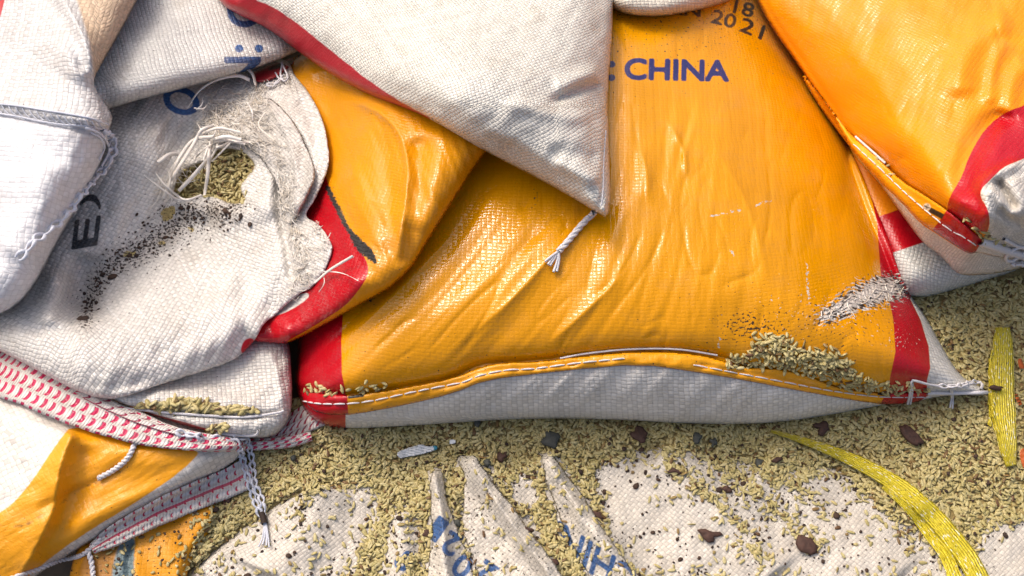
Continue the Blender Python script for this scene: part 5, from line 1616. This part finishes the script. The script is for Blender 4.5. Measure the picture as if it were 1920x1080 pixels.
ro = rice_on('rice_line', [(1636, 286), (1652, 296), (1682, 322), (1678, 328), (1650, 306)], 34, None, 0.002, 0.9, spread=2)
tag(ro, 'few rice grains along the orange sack seam facing the yellow sack', 'rice grains', None, 'stuff')

# ================================================================== yellow strapping
mS = strapping_mat('yellow_strapping')
s1 = ribbon('yellow_strap', [(1445, 808, 3), (1480, 818, 5), (1540, 838, 9), (1610, 868, 13), (1680, 908, 16), (1740, 958, 18), (1790, 1015, 19), (1822, 1060, 20), (1850, 1120, 20)], mS, 0.006, m=9, bulge=0.003, wob=0.05)
tag(s1, 'long curved yellow strapping band running from the sack to the bottom edge', 'strap', 'yellow strapping bands')
s2 = ribbon('strap_layer', [(1655, 912, 4), (1700, 950, 8), (1745, 1005, 10), (1775, 1045, 12), (1800, 1110, 14)], mS, 0.0022, m=7, bulge=0.001, parent=s1)
s3 = ribbon('yellow_strap', [(1880, 614, 14), (1880, 660, 20), (1879, 720, 23), (1882, 780, 22), (1889, 830, 18), (1896, 874, 10)], mS, 0.004, m=9, bulge=0.002, wob=0.1)
tag(s3, 'short upright yellow strapping band half buried in rice at the right edge', 'strap', 'yellow strapping bands')
mb = MB()
for k in range(8):
    x = RNG.uniform(1850, 1862); y0 = RNG.uniform(655, 720); y1 = y0 + RNG.uniform(60, 130)
    mb.strip(path([(x, y0), (x + RNG.normal(0, 3), (y0 + y1) / 2), (x + RNG.normal(2, 4), y1)], 0.003, 4), (0, 0, 1), RNG.uniform(.0006, .0012), .0002, 0)
V = np.vstack(mb.V); o = mk_mesh('split_strands', V, np.vstack(mb.F), mS, s3, uv=V[:, [1, 0]])

# ================================================================== chips, paper and scraps lying on the rice
def chip(px, py, ra, rb, ang, mat, name, label, cat, th=0.0022, z0=0.003, seed=0):
    r = np.random.default_rng(seed + int(px) * 7 + int(py))
    n = 16; rings = 5
    a = np.linspace(0, 2 * pi, n, endpoint=False)
    rad = 1 + 0.22 * r.normal(0, 1, 3) @ np.array([np.cos(2 * a), np.sin(3 * a), np.cos(4 * a + 1)]) * 0.6 + r.normal(0, 0.06, n)
    c = P(px, py, samp(ZB, px, py) + z0)
    sc = np.linalg.norm(P(px + 1, py, c[2]) - P(px, py, c[2]))
    V = [c + np.array([0, 0, th])]
    prof = [(0.45, 0.95), (0.8, 0.75), (1.0, 0.1), (0.9, -0.8)]
    ca, sa = cos(ang), sin(ang)
    for f, hz in prof:
        x = np.cos(a) * rad * ra * f * sc; y = np.sin(a) * rad * rb * f * sc
        V += [c + np.array([x[i] * ca + y[i] * sa, -(x[i] * sa - y[i] * ca), th * hz + r.normal(0, th * .14)]) for i in range(n)]
    V.append(c + np.array([0, 0, -th]))
    F = []
    for i in range(n):
        j = (i + 1) % n
        F.append((0, 1 + i, 1 + j, 1 + j))
        for k in range(3):
            F.append((1 + k * n + i, 1 + (k + 1) * n + i, 1 + (k + 1) * n + j, 1 + k * n + j))
        F.append((1 + 3 * n + i, len(V) - 1, len(V) - 1, 1 + 3 * n + j))
    me = bpy.data.meshes.new(name)
    me.from_pydata([tuple(v) for v in V], [], [tuple(dict.fromkeys(f)) for f in F])
    me.polygons.foreach_set('use_smooth', np.ones(len(me.polygons), bool))
    me.materials.append(mat)
    o = bpy.data.objects.new(name, me); COL.objects.link(o)
    return tag(o, label, cat, 'dark chips among the rice')


CH = [(1032, 824, 20, 18, 0.1, M_CHIPG, 'large squarish grey chip just below the white front of the yellow sack'),
      (1199, 815, 20, 14, 0.4, M_CHIPB, 'rough brown chip on the rice, right of the large grey chip'),
      (1708, 816, 32, 13, 0.85, M_CHIPB, 'long brown double lobed chip on the rice between the two yellow straps'),
      (1542, 802, 17, 12, 0.1, M_CHIPB, 'brown chip on the rice above the upper end of the curved yellow strap'),
      (1307, 821, 11, 11, 0.3, M_CHIPG, 'small grey chip touching a reddish crumb below the seam rice pile'),
      (1338, 829, 7, 9, 0.2, M_CHIPG, 'tiny dark grey chip, the right one of a close pair below the yellow sack'),
      (1424, 868, 10, 9, 0.1, M_CHIPG, 'small greenish grey chip left of a brown chip, under the curved strap'),
      (1457, 862, 11, 6, -0.3, M_CHIPB, 'small brown chip beside a greenish grey chip, left of the curved strap'),
      (1268, 884, 16, 6, 0.15, M_CHIPB, 'flat dark brown flake on the upper white part of the empty sack'),
      (1330, 1003, 22, 11, 0.2, M_CHIPB, 'brown flake lying alone on the white sheet, left of the teardrop one'),
      (1512, 1022, 26, 17, 0.7, M_CHIPB, 'biggest dark brown teardrop flake on the white empty sack'),
      (940, 857, 11, 9, 0.3, M_CHIPB, 'reddish brown chip above the gap between two white sheet folds'),
      (913, 868, 8, 8, 0.1, M_CHIPG, 'small dark grey chip beside the tip of the middle sheet fold'),
      (895, 794, 7, 7, 0.1, M_CHIPG, 'small black chip against the bottom edge of the yellow sack'),
      (1038, 1054, 11, 8, 0.2, M_CHIPB, 'brown chip on the white sheet left of the blue letters'),
      (1119, 966, 11, 9, 0.5, M_CHIPB, 'brown chip at the right edge of the widest upright sheet fold'),
      (990, 993, 10, 6, 0.3, M_CHIPB, 'reddish brown flake on the crease right of the middle sheet fold'),
      (857, 981, 8, 9, 0.3, M_CHIPG, 'dark grey chip in the gutter above the blue digit 2'),
      (550, 859, 6, 7, 0.1, M_CHIPG, 'tiny black chip on the rice right of the hanging chain thread'),
      (427, 935, 9, 9, 0.1, M_CHIPB, 'dark brown crumb at the right end of the double red striped webbing'),
      (801, 1001, 10, 8, 0.1, M_CHIPB, 'reddish brown chip in the rice between the digits 8 and 2'),
      (1867, 727, 14, 5, 0.12, M_CHIPB, 'long dark seed like chip on the upright yellow strap beside the sack tip'),
      (1363, 918, 10, 8, 0.2, M_CHIPB, 'dark brown chip in the rice streak right of the flat flake')]
for (x, y, a, b, an, m_, lb) in CH:
    chip(x, y, a * 0.92, b * 0.92, an, m_, 'grey_chip' if m_ is M_CHIPG else 'brown_chip', lb, 'chip', z0=0.0065 if x == 1867 else (0.0015 if y > 880 else 0.0038))

pz = blur(ZB, 5)
t_ = sack_mat('printed_paper', [dict(c=lin(228, 230, 230), rough=.6, film=.8), dict(attr='teal', c=lin(60, 140, 160), rough=.6, film=.8, namp=3, nscale=400), dict(attr='lines', c=lin(120, 132, 136), rough=.6, film=.8, soft=.8, namp=1.5, nscale=600)], speck=0)
pp = cloth('paper_scrap', [(742, 849), (770, 838), (790, 831), (800, 838), (820, 834), (824, 842), (800, 850), (760, 858), (748, 860)], lambda x, y, s: samp(pz, x, y) + 0.0052 + 0.0012 * noise(x / 16, y / 16), t_, 2.5, dict(
    teal=lambda x, y: sdf([(812, 834), (826, 832), (826, 844), (814, 846)], x, y, 0), lines=lambda x, y: np.where((x > 752) & (x < 812), 1.2 - np.abs(((y - 846 + (x - 780) * .22) % 5.0) - 2.5) - .5, -9)), thick=.0003, rough_edge=1.0)
tag(pp, 'small torn white paper strip with a teal end lying on the rice', 'paper scrap')
pp = cloth('paper_scrap', [(834, 830), (842, 824), (854, 824), (858, 829), (846, 833)], lambda x, y, s: samp(pz, x, y) + 0.005, M_PAPER, 2.5, None, thick=.0003, rough_edge=.8)
tag(pp, 'tiny white paper fleck right of the torn paper strip', 'paper scrap')
for pts, lb in (([(1908, 674), (1914, 668), (1922, 690), (1916, 698), (1910, 688)], 'upper orange plastic bit in the rice beside the upright yellow strap'), ([(1900, 735), (1905, 730), (1914, 752), (1922, 768), (1911, 764)], 'middle orange plastic bit in the rice at the right edge'), ([(1910, 846), (1920, 838), (1932, 850), (1932, 886), (1918, 880)], 'lowest orange plastic bit in the rice at the right edge')):
    o = cloth('orange_scrap', pts, lambda x, y, s: samp(pz, x, y) + 0.0035 + 0.001 * noise(x / 9, y / 9), M_SCRAPO, 2.5, None, thick=.0004)
    tag(o, lb, 'plastic scrap', 'orange plastic bits')
